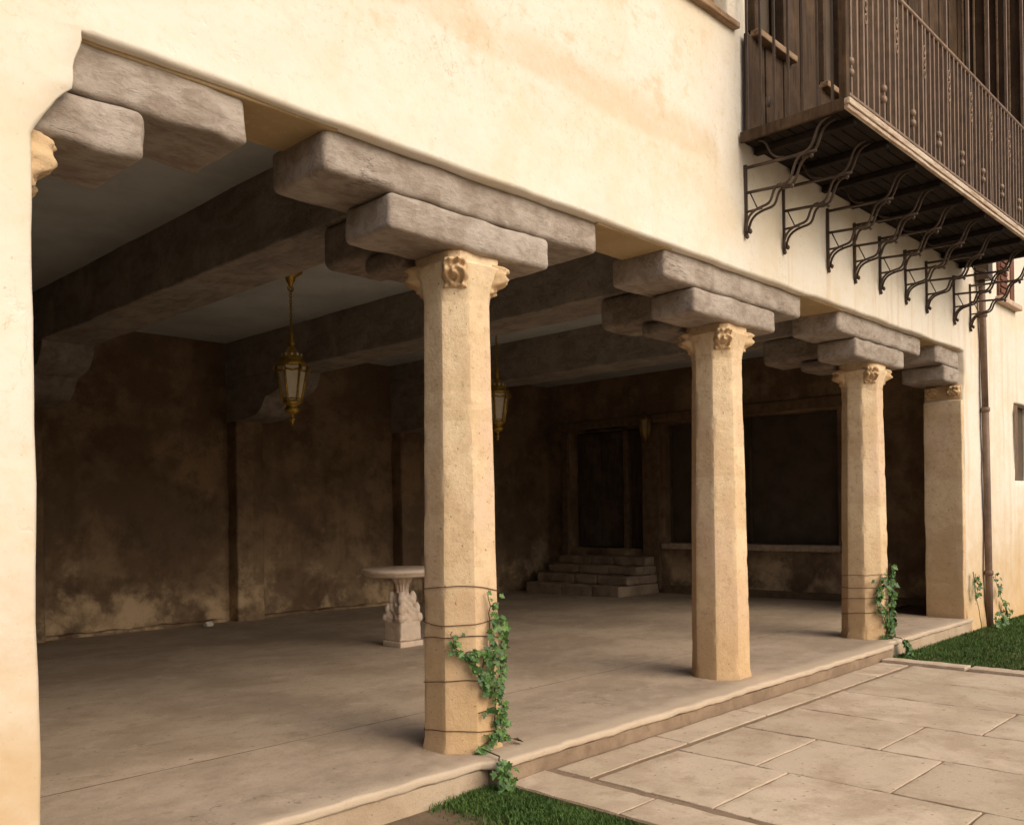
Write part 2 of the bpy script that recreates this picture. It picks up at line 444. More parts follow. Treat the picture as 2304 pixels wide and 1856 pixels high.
class Geo:
    def __init__(self):
        self.v = []
        self.f = []
    def add(self, vs, fs):
        b = len(self.v)
        self.v += [tuple(x) for x in vs]
        self.f += [tuple(i + b for i in f) for f in fs]
    def box(self, x0, x1, y0, y1, z0, z1):
        self.add([(x0, y0, z0), (x1, y0, z0), (x1, y1, z0), (x0, y1, z0), (x0, y0, z1), (x1, y0, z1), (x1, y1, z1), (x0, y1, z1)],
                 [(0, 3, 2, 1), (4, 5, 6, 7), (0, 1, 5, 4), (1, 2, 6, 5), (2, 3, 7, 6), (3, 0, 4, 7)])
    def tube(self, pts, r, n=7, caps=True):
        pts = [Vector(p) for p in pts]
        rr = r if isinstance(r, (list, tuple)) else [r] * len(pts)
        rings = []
        up = Vector((0.13, 0.31, 0.94)).normalized()
        for i, p in enumerate(pts):
            t = (pts[min(i + 1, len(pts) - 1)] - pts[max(i - 1, 0)]).normalized()
            a = t.cross(up)
            if a.length < 0.05:
                a = t.cross(Vector((1, 0, 0)))
            a.normalize()
            b = t.cross(a)
            rings.append([p + (a * math.cos(2 * PI * k / n) + b * math.sin(2 * PI * k / n)) * rr[i] for k in range(n)])
        vs = [v for rg in rings for v in rg]
        fs = []
        for i in range(len(pts) - 1):
            for k in range(n):
                fs.append((i * n + k, i * n + (k + 1) % n, (i + 1) * n + (k + 1) % n, (i + 1) * n + k))
        if caps:
            fs.append(tuple(range(n - 1, -1, -1)))
            fs.append(tuple((len(pts) - 1) * n + k for k in range(n)))
        self.add(vs, fs)
    def lathe(self, prof, c=(0, 0), n=24, cap=True):
        vs = []
        for r, z in prof:
            for k in range(n):
                a = 2 * PI * k / n
                vs.append((c[0] + r * math.cos(a), c[1] + r * math.sin(a), z))
        fs = []
        for i in range(len(prof) - 1):
            for k in range(n):
                fs.append((i * n + k, i * n + (k + 1) % n, (i + 1) * n + (k + 1) % n, (i + 1) * n + k))
        if cap:
            fs.append(tuple(range(n - 1, -1, -1)))
            fs.append(tuple((len(prof) - 1) * n + k for k in range(n)))
        self.add(vs, fs)
    def build(self, name, mat, parent=None, smooth=True, loc=(0, 0, 0)):
        return mesh(name, self.v, self.f, mat, parent, smooth, loc)


def coords(a, b, r, step):
    """lattice coordinates with extra lines in the rounded ends"""
    if b - a <= 2.2 * r:
        r = (b - a) / 2.5
    mid = max(1, int(round((b - a - 2 * r) / step)))
    c = [a, a + r * 0.30, a + r * 0.65]
    c += [a + r + (b - a - 2 * r) * i / mid for i in range(mid + 1)]
    c += [b - r * 0.65, b - r * 0.30, b]
    return c


def rbox_geo(x0, x1, y0, y1, z0, z1, r=0.02, step=0.15, amp=0.0, sc=3.0, seed=0.0, warp=None):
    X, Y, Z = coords(x0, x1, r, step), coords(y0, y1, r, step), coords(z0, z1, r, step)
    r = min(r, (x1 - x0) / 2.5, (y1 - y0) / 2.5, (z1 - z0) / 2.5)
    idx = {}
    vs = []
    fs = []
    def V(i, j, k):
        key = (i, j, k)
        if key not in idx:
            p = Vector((X[i], Y[j], Z[k]))
            q = Vector((min(max(p.x, x0 + r), x1 - r), min(max(p.y, y0 + r), y1 - r), min(max(p.z, z0 + r), z1 - r)))
            d = p - q
            if d.length > 1e-9:
                p = q + d.normalized() * r
            if amp:
                p = nz(p, amp, sc, seed)
            if warp:
                p = warp(p)
            idx[key] = len(vs)
            vs.append(tuple(p))
        return idx[key]
    nx, ny, nzz = len(X) - 1, len(Y) - 1, len(Z) - 1
    for i in range(nx):
        for j in range(ny):
            fs.append((V(i, j, 0), V(i, j + 1, 0), V(i + 1, j + 1, 0), V(i + 1, j, 0)))
            fs.append((V(i, j, nzz), V(i + 1, j, nzz), V(i + 1, j + 1, nzz), V(i, j + 1, nzz)))
    for i in range(nx):
        for k in range(nzz):
            fs.append((V(i, 0, k), V(i + 1, 0, k), V(i + 1, 0, k + 1), V(i, 0, k + 1)))
            fs.append((V(i, ny, k), V(i, ny, k + 1), V(i + 1, ny, k + 1), V(i + 1, ny, k)))
    for j in range(ny):
        for k in range(nzz):
            fs.append((V(0, j, k), V(0, j, k + 1), V(0, j + 1, k + 1), V(0, j + 1, k)))
            fs.append((V(nx, j, k), V(nx, j + 1, k), V(nx, j + 1, k + 1), V(nx, j, k + 1)))
    return vs, fs


def rbox(name, x0, x1, y0, y1, z0, z1, mat, parent=None, **kw):
    vs, fs = rbox_geo(x0, x1, y0, y1, z0, z1, **kw)
    return mesh(name, vs, fs, mat, parent)


def floor_z(y):
    return -0.012 * max(0.0, y - 0.8)


def bez(p0, p1, p2, p3, n=9):
    o = []
    for i in range(n + 1):
        t = i / n
        u = 1 - t
        o.append(Vector(p0) * u ** 3 + Vector(p1) * 3 * u * u * t + Vector(p2) * 3 * u * t * t + Vector(p3) * t ** 3)
    return o


# ------------------------------------------------------------------ dimensions
XL, XR = 1.25, 12.40              # opening in the facade
ZL = 3.46                         # underside of the lintel wall
WT = 0.50                         # facade thickness
CX = (3.834, 6.915, 10.003)       # column axes
CY = 0.33
YB, XE, XW = 8.45, 13.80, -0.20   # back wall, far end wall, near end wall
ZC = 4.02                         # ceiling

# ------------------------------------------------------------------ ground, floor, walkway
GZ = -0.186
mesh('ground', [(-200, -200, GZ), (260, -200, GZ), (260, 260, GZ), (-200, 260, GZ)], [(0, 1, 2, 3)], M['soil'], None, False)['kind'] = 'structure'

flo = empty('loggia_floor', (0, 0, 0), kind='structure')


def floor_piece(x0, x1, y0, y1, step, amp, seed):
    nx, ny = int((x1 - x0) / step), int((y1 - y0) / step)
    vs, fs = [], []
    for j in range(ny + 1):
        for i in range(nx + 1):
            x, y = x0 + (x1 - x0) * i / nx, y0 + (y1 - y0) * j / ny
            edge = min(i, nx - i, j, ny - j)
            z = floor_z(y) + noise.noise(Vector((x * 0.7 + seed, y * 0.7, 0))) * amp
            if edge == 0: z -= 0.005
            vs.append((x, y, z))
    for j in range(ny):
        for i in range(nx):
            a = j * (nx + 1) + i
            fs.append((a, a + 1, a + nx + 2, a + nx + 1))
    b = len(vs)
    ring = [i for i in range(nx + 1)] + [j * (nx + 1) + nx for j in range(1, ny + 1)] + [ny * (nx + 1) + i for i in range(nx - 1, -1, -1)] + [j * (nx + 1) for j in range(ny - 1, 0, -1)]
    for q in ring:
        vs.append((vs[q][0], vs[q][1], -0.2))
    n = len(ring)
    for q in range(n):
        fs.append((ring[q], b + q, b + (q + 1) % n, ring[(q + 1) % n]))
    return vs, fs


vs, fs = floor_piece(XW, XE, 1.2290, YB, 0.12, 0.006, 1)
mesh('floor_slab', vs, fs, M['floor'], flo).data.set_sharp_from_angle(angle=math.radians(35))
mesh('floor_bed', [(XW - .3, .14, -0.010), (XE + .3, .14, -0.010), (XE + .3, YB + .3, -0.115), (XW - .3, YB + .3, -0.115)], [(0, 1, 2, 3)], M['joint'], flo, False)


mesh('joint_filler', [(XW, 1.195, -0.0035), (XE, 1.195, -0.0035), (XE, 1.233, -0.0055), (XW, 1.233, -0.0055)], [(0, 1, 2, 3)], M['joint'], flo, False)
# outer strip with its worn rounded edge: it stands a little further out along the paved walk
def edge_line(x):
    w_ = 1.0 if 3.69 < x < 9.62 else max(0.0, 1 - (3.69 - x) / 0.05 if x < 5 else 1 - (x - 9.62) / 0.05)
    return -0.052 - 0.086 * w_ + 0.006 * noise.noise(Vector((x * 1.7, 4, 0)))


def edge_warp(p):
    k = max(0.0, min(1.0, (0.10 - p.y) / 0.15))
    z = 0.001 if (p.y > 1.12 and p.z > -0.03) else p.z
    return Vector((p.x, p.y + (edge_line(p.x) + 0.05) * k, z + 0.004 * noise.noise(Vector((p.x * 0.8, p.y * 2, 1)))))


rbox('floor_slab', -2.5, 12.50, -0.05, 1.208, -0.052, 0.001, M['floor'], flo, r=0.019, step=0.05, amp=0.007, sc=7, seed=1, warp=edge_warp)
for x0, x1, yf, sd in ((-2.5, 3.70, -0.038, 1), (3.702, 9.61, -0.122, 2), (9.612, 12.48, -0.038, 4)):
    rbox('riser', x0, x1, yf, 0.11, -0.32, -0.053, M['riser'] if yf < -0.1 else M['coping'], flo, r=0.006, step=0.2, amp=0.006, sc=4, seed=sd + 5)

walk = empty('walkway', (6.6, -2, -0.14), kind='structure')
vs = [(3.74, -9, -0.1425), (9.46, -9, -0.1425), (9.46, -0.11, -0.1425), (3.74, -0.11, -0.1425)]
mesh('mortar_bed', vs + [(x, y, -0.3) for x, y, z in vs], [(0, 1, 2, 3), (0, 4, 5, 1), (1, 5, 6, 2), (2, 6, 7, 3), (3, 7, 4, 0)], M['mortar'], walk, False)
slab_n = 0


def slab(x0, x1, y0, y1, top=-0.135, mat='slab', g=0.0085):
    global slab_n
    slab_n += 1
    rnd = random.Random(slab_n)
    t = top + rnd.uniform(-0.0012, 0.0012)
    a, b = rnd.uniform(-.001, .001), rnd.uniform(-.001, .001)
    cx, cy = (x0 + x1) / 2, (y0 + y1) / 2
    def wf(p):
        return Vector((p.x, p.y, p.z + a * (p.x - cx) + b * (p.y - cy)))
    rbox('paving_slab', x0 + g, x1 - g, y0 + g, y1 - g, t - 0.05, t, M[mat], walk, r=0.004, step=0.07, amp=0.005, sc=9, seed=slab_n, warp=wf)


row = [4.15, 5.22, 6.32, 7.26, 8.42, 9.22]
for a, b in zip(row, row[1:]):
    slab(a, b, -0.436, -0.150)
lines = [4.15, 5.02, 5.87, 6.70, 7.56, 8.43, 9.22]
joints = [[-0.475, -1.27, -2.35, -3.3, -4.4, -5.3, -6.6, -9], [-0.475, -1.045, -1.87, -2.9, -4.0, -5.0, -6.1, -9],
          [-0.475, -1.47, -2.5, -3.5, -4.6, -5.6, -6.9, -9], [-0.475, -1.845, -2.8, -3.9, -4.9, -6.0, -9],
          [-0.475, -2.2, -3.2, -4.3, -5.4, -6.6, -9], [-0.475, -1.75, -2.9, -3.9, -5.0, -6.2, -9]]
for (a, b), js in zip(zip(lines, lines[1:]), joints):
    for p, q in zip(js, js[1:]):
        slab(a, b, q, p)
bj = [-0.12, -0.95, -1.9, -2.8, -3.9, -5.0, -6.2, -9]
for p, q in zip(bj, bj[1:]):
    slab(3.75, 4.10, q, p, -0.137)
for p, q in zip(bj, bj[1:]):
    slab(9.245, 9.45, q, p - 0.02, -0.112, 'edging')

# ------------------------------------------------------------------ the building
bld = empty('arcaded_house', (6.8, 0.25, 0), 'cream plastered house with a deep open arcade on its ground floor', 'building')


def wall_grid(name, xs, zs, solid, y0, y1, mat, parent, amp=0.010, sc=2.4, warp=None, rnd=0.022):
    """a plaster wall: lattice of cells in x,z, solid(xc, zc) says which are wall; worn rounded arrises"""
    nx, nzz = len(xs), len(zs)
    sol = [[0 <= i < nx - 1 and 0 <= k < nzz - 1 and solid((xs[i] + xs[i + 1]) / 2, (zs[k] + zs[k + 1]) / 2) for k in range(-1, nzz)] if 0 <= i < nx - 1 else [False] * (nzz + 1) for i in range(-1, nx)]
    S_ = lambda i, k: sol[i + 1][k + 1] if -1 <= i < nx and -1 <= k < nzz else False
    vs, fs, idx = [], [], {}
    depth = [(y0, 0), (y0 + rnd * 0.35, 1), (y0 + rnd, 2), ((y0 + y1) / 2, 2), (y1 - rnd, 2), (y1, 0)]
    def V(i, k, l):
        key = (i, k, l)
        if key in idx: return idx[key]
        x, z = xs[i], zs[k]
        nb = [S_(i - 1, k - 1), S_(i, k - 1), S_(i - 1, k), S_(i, k)]
        edge = not all(nb)
        y, lev = depth[l]
        if edge and lev < 2:
            # pull the rim in towards the wall so that the arris is round
            gx = (nb[1] + nb[3]) - (nb[0] + nb[2])
            gz = (nb[2] + nb[3]) - (nb[0] + nb[1])
            ln = math.hypot(gx, gz) or 1
            d = rnd * (1.0 if lev == 0 else 0.35)
            x += gx / ln * d
            z += gz / ln * d
        p = Vector((x, y, z))
        if warp: p = warp(p)
        p = nz(p, amp, sc, 2.0)
        idx[key] = len(vs)
        vs.append(tuple(p))
        return idx[key]
    L = len(depth) - 1
    for i in range(nx - 1):
        for k in range(nzz - 1):
            if not S_(i, k): continue
            fs.append((V(i, k, 0), V(i + 1, k, 0), V(i + 1, k + 1, 0), V(i, k + 1, 0)))
            fs.append((V(i, k, L), V(i, k + 1, L), V(i + 1, k + 1, L), V(i + 1, k, L)))
            for l in range(L):
                if not S_(i - 1, k): fs.append((V(i, k, l), V(i, k + 1, l), V(i, k + 1, l + 1), V(i, k, l + 1)))
                if not S_(i + 1, k): fs.append((V(i + 1, k, l), V(i + 1, k, l + 1), V(i + 1, k + 1, l + 1), V(i + 1, k + 1, l)))
                if not S_(i, k - 1): fs.append((V(i, k, l), V(i, k, l + 1), V(i + 1, k, l + 1), V(i + 1, k, l)))
                if not S_(i, k + 1): fs.append((V(i, k + 1, l), V(i + 1, k + 1, l), V(i + 1, k + 1, l + 1), V(i, k + 1, l + 1)))
    return mesh(name, vs, fs, mat, parent)


def seq(marks, step):
    o = []
    for a, b in zip(marks, marks[1:]):
        n = max(1, int(round((b - a) / step)))
        o += [a + (b - a) * i / n for i in range(n)]
    return o + [marks[-1]]


holes = [(13.86, 14.62, 4.40, 5.75), (14.62, 15.6, 1.82, 2.96), (6.98, 7.55, 5.53, 7.0), (8.30, 8.84, 5.53, 7.0), (5.1, 6.62, 5.5, 6.9)]


def facade_solid(x, z):
    if XL < x < XR and z < ZL: return False
    for a, b, c, d in holes:
        if a < x < b and c < z < d: return False
    return True


def jamb_warp(p):
    x, y, z = p
    sh = 0.0
    if z > 2.9:
        for (za, sa), (zb_, sb) in zip(((2.9, 0.0), (3.0, 0.0), (3.055, 0.042), (3.165, 0.11), (3.205, 0.16), (3.43, 0.215), (9, 0.225)), ((3.0, 0.0), (3.055, 0.042), (3.165, 0.11), (3.205, 0.16), (3.43, 0.215), (9, 0.225))):
            if za <= z < zb_: sh = sa + (sb - sa) * (z - za) / (zb_ - za)
        if z > ZL + 0.02: sh *= max(0, 1 - (z - ZL) / 0.25)
    if x < XL + 0.6:
        k = max(0, 1 - abs(x - XL) / 0.5)
        x += sh * k * max(0, 1 - y / 0.12)
    # the arris at the far pier swells near the top
    if x > XR - .02 and z < ZL:
        x += (0.03 * math.exp(-((z - 3.2) / 0.2) ** 2)) * max(0, 1 - abs(x - XR) / 0.3)
    # foot of the wall spreads a little
    if z < 0.15 and y < 0.1:
        y -= 0.03 * (1 - max(z, -0.2) / 0.15) * 0.6
    if sh: x += 0.03 * noise.noise(Vector((x * 5, z * 7, 3))) * max(0, 1 - y / 0.12)
    return Vector((x, y, z))


xs = seq([-6, -1.5, XL - 0.5, XL, XL + 0.5, 5.1, 6.62, 6.98, 7.55, 8.30, 8.84, XR - 0.3, XR, 13.0, 13.86, 14.60, 14.62, 15.6, 20], 0.11)
zs = seq([-0.3, 1.82, 2.92], 0.11)[:-1] + seq([2.92, 2.96, ZL, ZL + 0.15], 0.032)[:-1] + seq([ZL + 0.15, 4.40, 5.5, 5.53, 5.75, 6.9, 7.0, 10.8], 0.11)
wall_grid('facade_wall', xs, zs, facade_solid, 0.0, WT, M['facade'], bld, 0.011, 2.2, jamb_warp)


def slab_box(name, x0, x1, y0, y1, z0, z1, mat, parent=bld, **kw):
    g = Geo()
    g.box(x0, x1, y0, y1, z0, z1)
    return g.build(name, mat, parent, False)


def panel(name, o, u, v, nu, nv, amp, sc, mat, parent, thick):
    """uneven plaster sheet with thickness: o origin, u and v edge vectors, thick offset vector"""
    o, u, v, thick = Vector(o), Vector(u), Vector(v), Vector(thick)
    vs, fs = [], []
    for j in range(nv + 1):
        for i in range(nu + 1):
            vs.append(tuple(nz(o + u * (i / nu) + v * (j / nv), amp, sc, 1.3)))
    for j in range(nv):
        for i in range(nu):
            a = j * (nu + 1) + i
            fs.append((a, a + 1, a + nu + 2, a + nu + 1))
    b = len(vs)
    vs += [tuple(o + thick), tuple(o + u + thick), tuple(o + u + v + thick), tuple(o + v + thick)]
    fs.append((b + 3, b + 2, b + 1, b))
    return mesh(name, vs, fs, mat, parent)


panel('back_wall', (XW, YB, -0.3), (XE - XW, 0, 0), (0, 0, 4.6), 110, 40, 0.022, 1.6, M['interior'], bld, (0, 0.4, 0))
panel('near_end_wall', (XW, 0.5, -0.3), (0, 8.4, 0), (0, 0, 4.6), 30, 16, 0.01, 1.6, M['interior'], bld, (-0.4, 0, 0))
# far end wall with a door opening and a wide window opening
DY0, DY1, DZ0, DZ1 = 6.08, 7.86, 0.74, 3.02
WY0, WY1, WZ0, WZ1 = 2.32, 5.60, 0.86, 3.03


def end_solid(y, z):
    if DY0 < y < DY1 and DZ0 < z < DZ1: return False
    if WY0 < y < WY1 and WZ0 < z < WZ1: return False
    return True


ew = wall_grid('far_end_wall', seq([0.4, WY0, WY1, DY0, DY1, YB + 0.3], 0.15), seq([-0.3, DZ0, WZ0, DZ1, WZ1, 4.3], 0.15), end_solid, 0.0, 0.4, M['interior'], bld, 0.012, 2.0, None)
for v in ew.data.vertices:       # the lattice is laid out in (y, thickness, z); turn it to stand across the loggia
    v.co = Vector((XE + v.co.y, v.co.x, v.co.z))
ew.data.flip_normals()
panel('ceiling', (XW - .3, 0.4, ZC), (XE - XW + .6, 0, 0), (0, YB + .2, 0), 80, 50, 0.006, 1.2, M['ceiling'], bld, (0, 0, 0.3)).data.flip_normals()
# upper storey shell behind the facade
g = Geo()
g.box(-6, 20, WT, 9.2, 10.5, 10.8)
g.box(-6, 20, 8.9, 9.2, 4.35, 10.5)
g.box(-6, -5.7, WT, 8.9, -0.3, 10.5)
g.box(19.7, 20, WT, 8.9, -0.3, 10.5)
g.build('upper_storey', M['facade'], bld, False)

# pilasters and corbels on the back wall under each beam
for i, cx in enumerate(CX):
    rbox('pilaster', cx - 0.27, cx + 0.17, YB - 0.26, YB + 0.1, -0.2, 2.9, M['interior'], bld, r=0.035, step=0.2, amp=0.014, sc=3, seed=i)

# pale debris ledge of fallen plaster along the back wall
for x0, x1 in ((2.6, 6.55), (7.1, 9.6)):
    def lw(p, a=x0):
        return Vector((p.x, p.y - 0.02 * noise.noise(Vector((p.x * 3, 0, 0))), p.z + 0.03 * noise.noise(Vector((p.x * 4, 2, 0)))))
    rbox('skirting_ledge', x0, x1, YB - 0.12, YB + 0.05, -0.2, -0.045, M['interior'], bld, r=0.03, step=0.1, amp=0.012, sc=6, seed=x0, warp=lw)

# door in the far end wall
dr = slab_box('door_recess', XE + 0.30, XE + 0.38, DY0 - .1, DY1 + .1, DZ0 - .1, DZ1 + .1, M['door'])
for y0, y1 in ((DY0 + 0.02, 6.50), (6.62, 7.22), (7.235, DY1 - 0.03)):
    lf = slab_box('door_leaf', XE + 0.22, XE + 0.27, y0, y1, DZ0 + 0.02, DZ1 - 0.03, M['door'])
    for z0, z1 in ((DZ0 + .15, 1.55), (1.68, DZ1 - .16)):
        rbox('door_panel', XE + 0.205, XE + 0.222, y0 + .08, y1 - .08, z0, z1, M['door'], lf, r=0.006, step=0.5)
rbox('door_post', XE + 0.10, XE + 0.25, 6.505, 6.615, DZ0, DZ1 - .01, M['trim'], bld, r=0.012, step=0.3, amp=.004)
rbox('door_jamb', XE - 0.06, XE + 0.1, DY0 - 0.40, DY0 - 0.02, 0.0, DZ1 + 0.02, M['trim'], bld, r=0.02, step=0.25, amp=.008)
rbox('door_jamb', XE - 0.05, XE + 0.1, DY1 + 0.02, DY1 + 0.2, 0.0, DZ1 + 0.02, M['trim'], bld, r=0.02, step=0.25, amp=.008)
rbox('door_lintel', XE - 0.05, XE + 0.1, WY0 - 0.1, DY1 + 0.25, DZ1 + 0.05, DZ1 + 0.22, M['trim'], bld, r=0.02, step=0.25, amp=.008)
# wide dark window beside it
wn_ = slab_box('wide_window', XE + 0.26, XE + 0.30, WY0 - .05, WY1 + .05, WZ0 - .05, WZ1 + .05, M['glass_dark'])
for i in range(3):
    y = WY0 + (WY1 - WY0) * i / 2
    rbox('window_bar', XE + 0.20, XE + 0.258, y - 0.02, y + 0.02, WZ0, WZ1, M['door'], wn_, r=0.006, step=0.8)
rbox('window_sill', XE - 0.09, XE + 0.2, WY0 - 0.06, WY1 + 0.03, WZ0 - 0.11, WZ0 - 0.004, M['stone_sill'], bld, r=0.015, step=0.2, amp=.006)
rbox('skirting_ledge', XE - 0.035, XE + 0.1, 1.0, DY0 - 0.42, -0.1, 0.09, M['trim'], bld, r=0.015, step=0.3, amp=.006)

# window on the facade beside the balcony, brown shutters and a sloping sill
w1 = slab_box('upper_window', 13.86, 14.62, 0.16, 0.19, 4.40, 5.75, M['glass_dark'])
rbox('window_shutter', 13.87, 14.26, -0.03, 0.03, 4.40, 5.74, M['shutter'], w1, r=0.006, step=0.5)
for k in range(14):
    rbox('shutter_slat', 13.91, 14.22, -0.05, -0.02, 4.46 + k * 0.09, 4.52 + k * 0.09, M['shutter'], w1, r=0.006, step=0.9)
rbox('window_frame', 14.28, 14.42, -0.02, 0.1, 4.40, 5.74, M['frame_white'], w1, r=0.01, step=0.5)
rbox('window_frame', 14.44, 14.62, -0.03, 0.08, 4.36, 5.74, M['shutter'], w1, r=0.01, step=0.5)
rbox('window_sill', 13.78, 14.75, -0.10, 0.12, 4.31, 4.39, M['frame_white'], w1, r=0.015, step=0.2, amp=.004)
w2 = slab_box('lower_window', 14.6, 15.6, 0.14, 0.17, 1.82, 2.96, M['glass_dark'])
rbox('window_shutter', 14.625, 14.80, 0.0, 0.10, 1.83, 2.93, M['trim'], w2, r=0.008, step=0.5)
# sill over the middle of the facade, cut by the top of the picture
w3 = slab_box('upper_window', 5.1, 6.62, 0.2, 0.24, 5.5, 6.9, M['glass_dark'])
for x0, x1 in ((5.11, 5.2), (5.81, 5.91), (6.52, 6.61)):
    rbox('window_frame', x0, x1, 0.12, 0.199, 5.51, 6.89, M['sill'], w3, r=0.01, step=0.5)
rbox('window_sill', 5.0, 6.72, -0.06, 0.1, 5.445, 5.498, M['sill'], w3, r=0.012, step=0.2, amp=.004)

# ------------------------------------------------------------------ columns
def octa_r(theta, a):
    t = (theta + PI / 8) % (PI / 4) - PI / 8
    flat = a / math.cos(t)
    return flat - 0.0025 * max(0.0, (abs(t) / (PI / 8)) ** 14)      # worn arrises


def rosette_geo(c, ang, z0, z1, base, wdt, seed):
    """a carved curling leaf: a relief patch bent outward, with thickness"""
    n, m = 26, 30
    out = Vector((math.cos(ang), math.sin(ang), 0))
    side = Vector((-math.sin(ang), math.cos(ang), 0))
    vs, fs = [], []
    rnd = random.Random(seed)
    ph = rnd.uniform(-0.4, 0.4)
    for j in range(m + 1):
        v = j / m
        for i in range(n + 1):
            u = i / n * 2 - 1
            prof = base + 0.100 * math.sin(min(1, v * 1.10) * PI * 0.60) ** 1.2 - 0.035 * max(0, v - 0.80) / 0.20
            r2 = math.hypot(u * 0.95, (v - 0.40) * 1.9)
            th = math.atan2((v - 0.40) * 1.9, u * 0.95)
            rel = 0.017 * math.sin(th * 2 + r2 * 13.0 + ph) * min(1, r2 * 3.0) * max(0, 1.25 - r2)
            rel += 0.018 * math.exp(-(r2 / 0.16) ** 2)
            q = abs(u) - 0.62 * (v - 0.45) - 0.1
            rel += 0.020 * math.exp(-(q / 0.13) ** 2) * max(0, v - 0.35) * 1.5
            rel -= 0.022 * math.exp(-(u / 0.10) ** 2) * max(0, v - 0.55) * 2
            rel += 0.010 * noise.noise(Vector((u * 5, v * 8, seed)))
            hook = 0.020 * math.sin(v * 15 + 0.8) * (1 - 0.5 * v)
            prof += hook
            edge = max(abs(u), abs(2 * v - 1))
            fall = 1 - max(0, (edge - 0.72) / 0.28) ** 2
            wv = wdt * (0.84 + 0.16 * math.sin(v * PI) + 0.05 * math.sin(v * 19 + seed))
            d = (prof + rel) * fall + (base - 0.05) * (1 - fall) if edge > 0.72 else prof + rel
            p = Vector((c[0], c[1], z0 + (z1 - z0) * v)) + out * d + side * (u * wdt * 0.5 * wv / wdt)
            vs.append(tuple(p))
    for j in range(m):
        for i in range(n):
            a = j * (n + 1) + i
            fs.append((a, a + 1, a + n + 2, a + n + 1))
    b = len(vs)
    for zz in (z0, z1):
        for s in (-1, 1):
            vs.append(tuple(Vector((c[0], c[1], zz)) + out * (base - 0.12) + side * s * wdt * 0.3))
    q = [0, n, m * (n + 1), m * (n + 1) + n]
    fs += [(b, b + 2, b + 3, b + 1)]
    bot = list(range(n + 1)); top = [m * (n + 1) + i for i in range(n + 1)]
    fs.append(tuple([b] + [b + 1] + bot[::-1]))
    fs.append(tuple([b + 3, b + 2] + top))
    fs.append(tuple([b, *[j * (n + 1) for j in range(m + 1)], b + 2]))
    fs.append(tuple([b + 3, *[j * (n + 1) + n for j in range(m, -1, -1)], b + 1]))
    return vs, fs


def make_column(cx, idx, label, wires):
    t = empty('stone_column', (cx, CY, 0), label, 'column', 'octagonal columns of the arcade')
    NA, NZ = 96, 110
    vs, fs = [], []
    zs_ = [0, 0.012, 0.03, 0.05, 0.07] + [0.07 + (2.755 - 0.07) * i / NZ for i in range(1, NZ + 1)]
    for z in zs_:
        f = z / 2.72
        a = 0.236 - 0.030 * f - 0.004 * f * f
        if z < 0.07: a += 0.014 * (1 - z / 0.07)
        for k in range(NA):
            th = 2 * PI * k / NA
            r = octa_r(th, a)
            p = nz((cx + r * math.cos(th), CY + r * math.sin(th), z), 0.0038, 2.2, idx * 1.7)
            tt = abs((th + PI / 8) % (PI / 4) - PI / 8) / (PI / 8)
            chip = max(0.0, noise.noise(Vector((cx + math.cos(th) * 1.3, math.sin(th) * 1.3, z * 7))) - 0.22) * 0.022 * tt ** 6
            p.x -= math.cos(th) * chip; p.y -= math.sin(th) * chip
            p.z = max(z, -0.02) if z < 0.05 else p.z
            vs.append(tuple(p))
    for j in range(len(zs_) - 1):
        for k in range(NA):
            fs.append((j * NA + k, j * NA + (k + 1) % NA, (j + 1) * NA + (k + 1) % NA, (j + 1) * NA + k))
    sh = mesh('shaft', vs, fs, M['column'], t)
    sh.data.set_sharp_from_angle(angle=math.radians(19))
    # capital: octagon growing into a square with chamfered corners
    vs, fs = [], []
    lev = [(2.74, 0.2000, 0), (2.765, 0.2035, 0), (2.80, 0.2085, 0.0), (2.84, 0.213, 0.12), (2.88, 0.219, 0.4), (2.93, 0.227, 0.75), (2.962, 0.233, 0.9), (2.972, 0.228, 0.9), (2.978, 0.206, 0.9), (2.986, 0.203, 0.95), (3.03, 0.205, 1.0), (3.042, 0.20, 1.0)]
    for z, a, s in lev:
        for k in range(NA):
            th = 2 * PI * k / NA
            ro = octa_r(th, a)
            t4 = (th + PI / 4) % (PI / 2) - PI / 4
            rs = min(a * 1.02 / math.cos(t4), a * 1.27)
            r = ro * (1 - s) + rs * s
            vs.append(tuple(nz((cx + r * math.cos(th), CY + r * math.sin(th), z), 0.007, 6, idx)))
    for j in range(len(lev) - 1):
        for k in range(NA):
            fs.append((j * NA + k, j * NA + (k + 1) % NA, (j + 1) * NA + (k + 1) % NA, (j + 1) * NA + k))
    fs.append(tuple((len(lev) - 1) * NA + k for k in range(NA)))
    cap = mesh('capital', vs, fs, M['column'], t)
    cap.data.set_sharp_from_angle(angle=math.radians(30))
    for q in range(4):
        v_, f_ = rosette_geo((cx, CY), PI / 4 + q * PI / 2, 2.805, 3.005, 0.214, 0.175, idx * 4 + q + 1)
        mesh('carved_leaf', v_, f_, M['carved'], cap)
    for z, tilt, ta in wires:
        g = Geo()
        pts = []
        for k in range(49):
            th = 2 * PI * k / 48
            f = z / 2.72
            r = octa_r(th, 0.236 - 0.03 * f) + 0.006
            pts.append((cx + r * math.cos(th), CY + r * math.sin(th), z + tilt * math.sin(th - ta) + 0.010 * noise.noise(Vector((math.cos(th) * 1.5, math.sin(th) * 1.5, z * 9)))))
        g.tube(pts, 0.0027, 5, False)
        g.build('tie_wire', M['wire'], t)
    return t


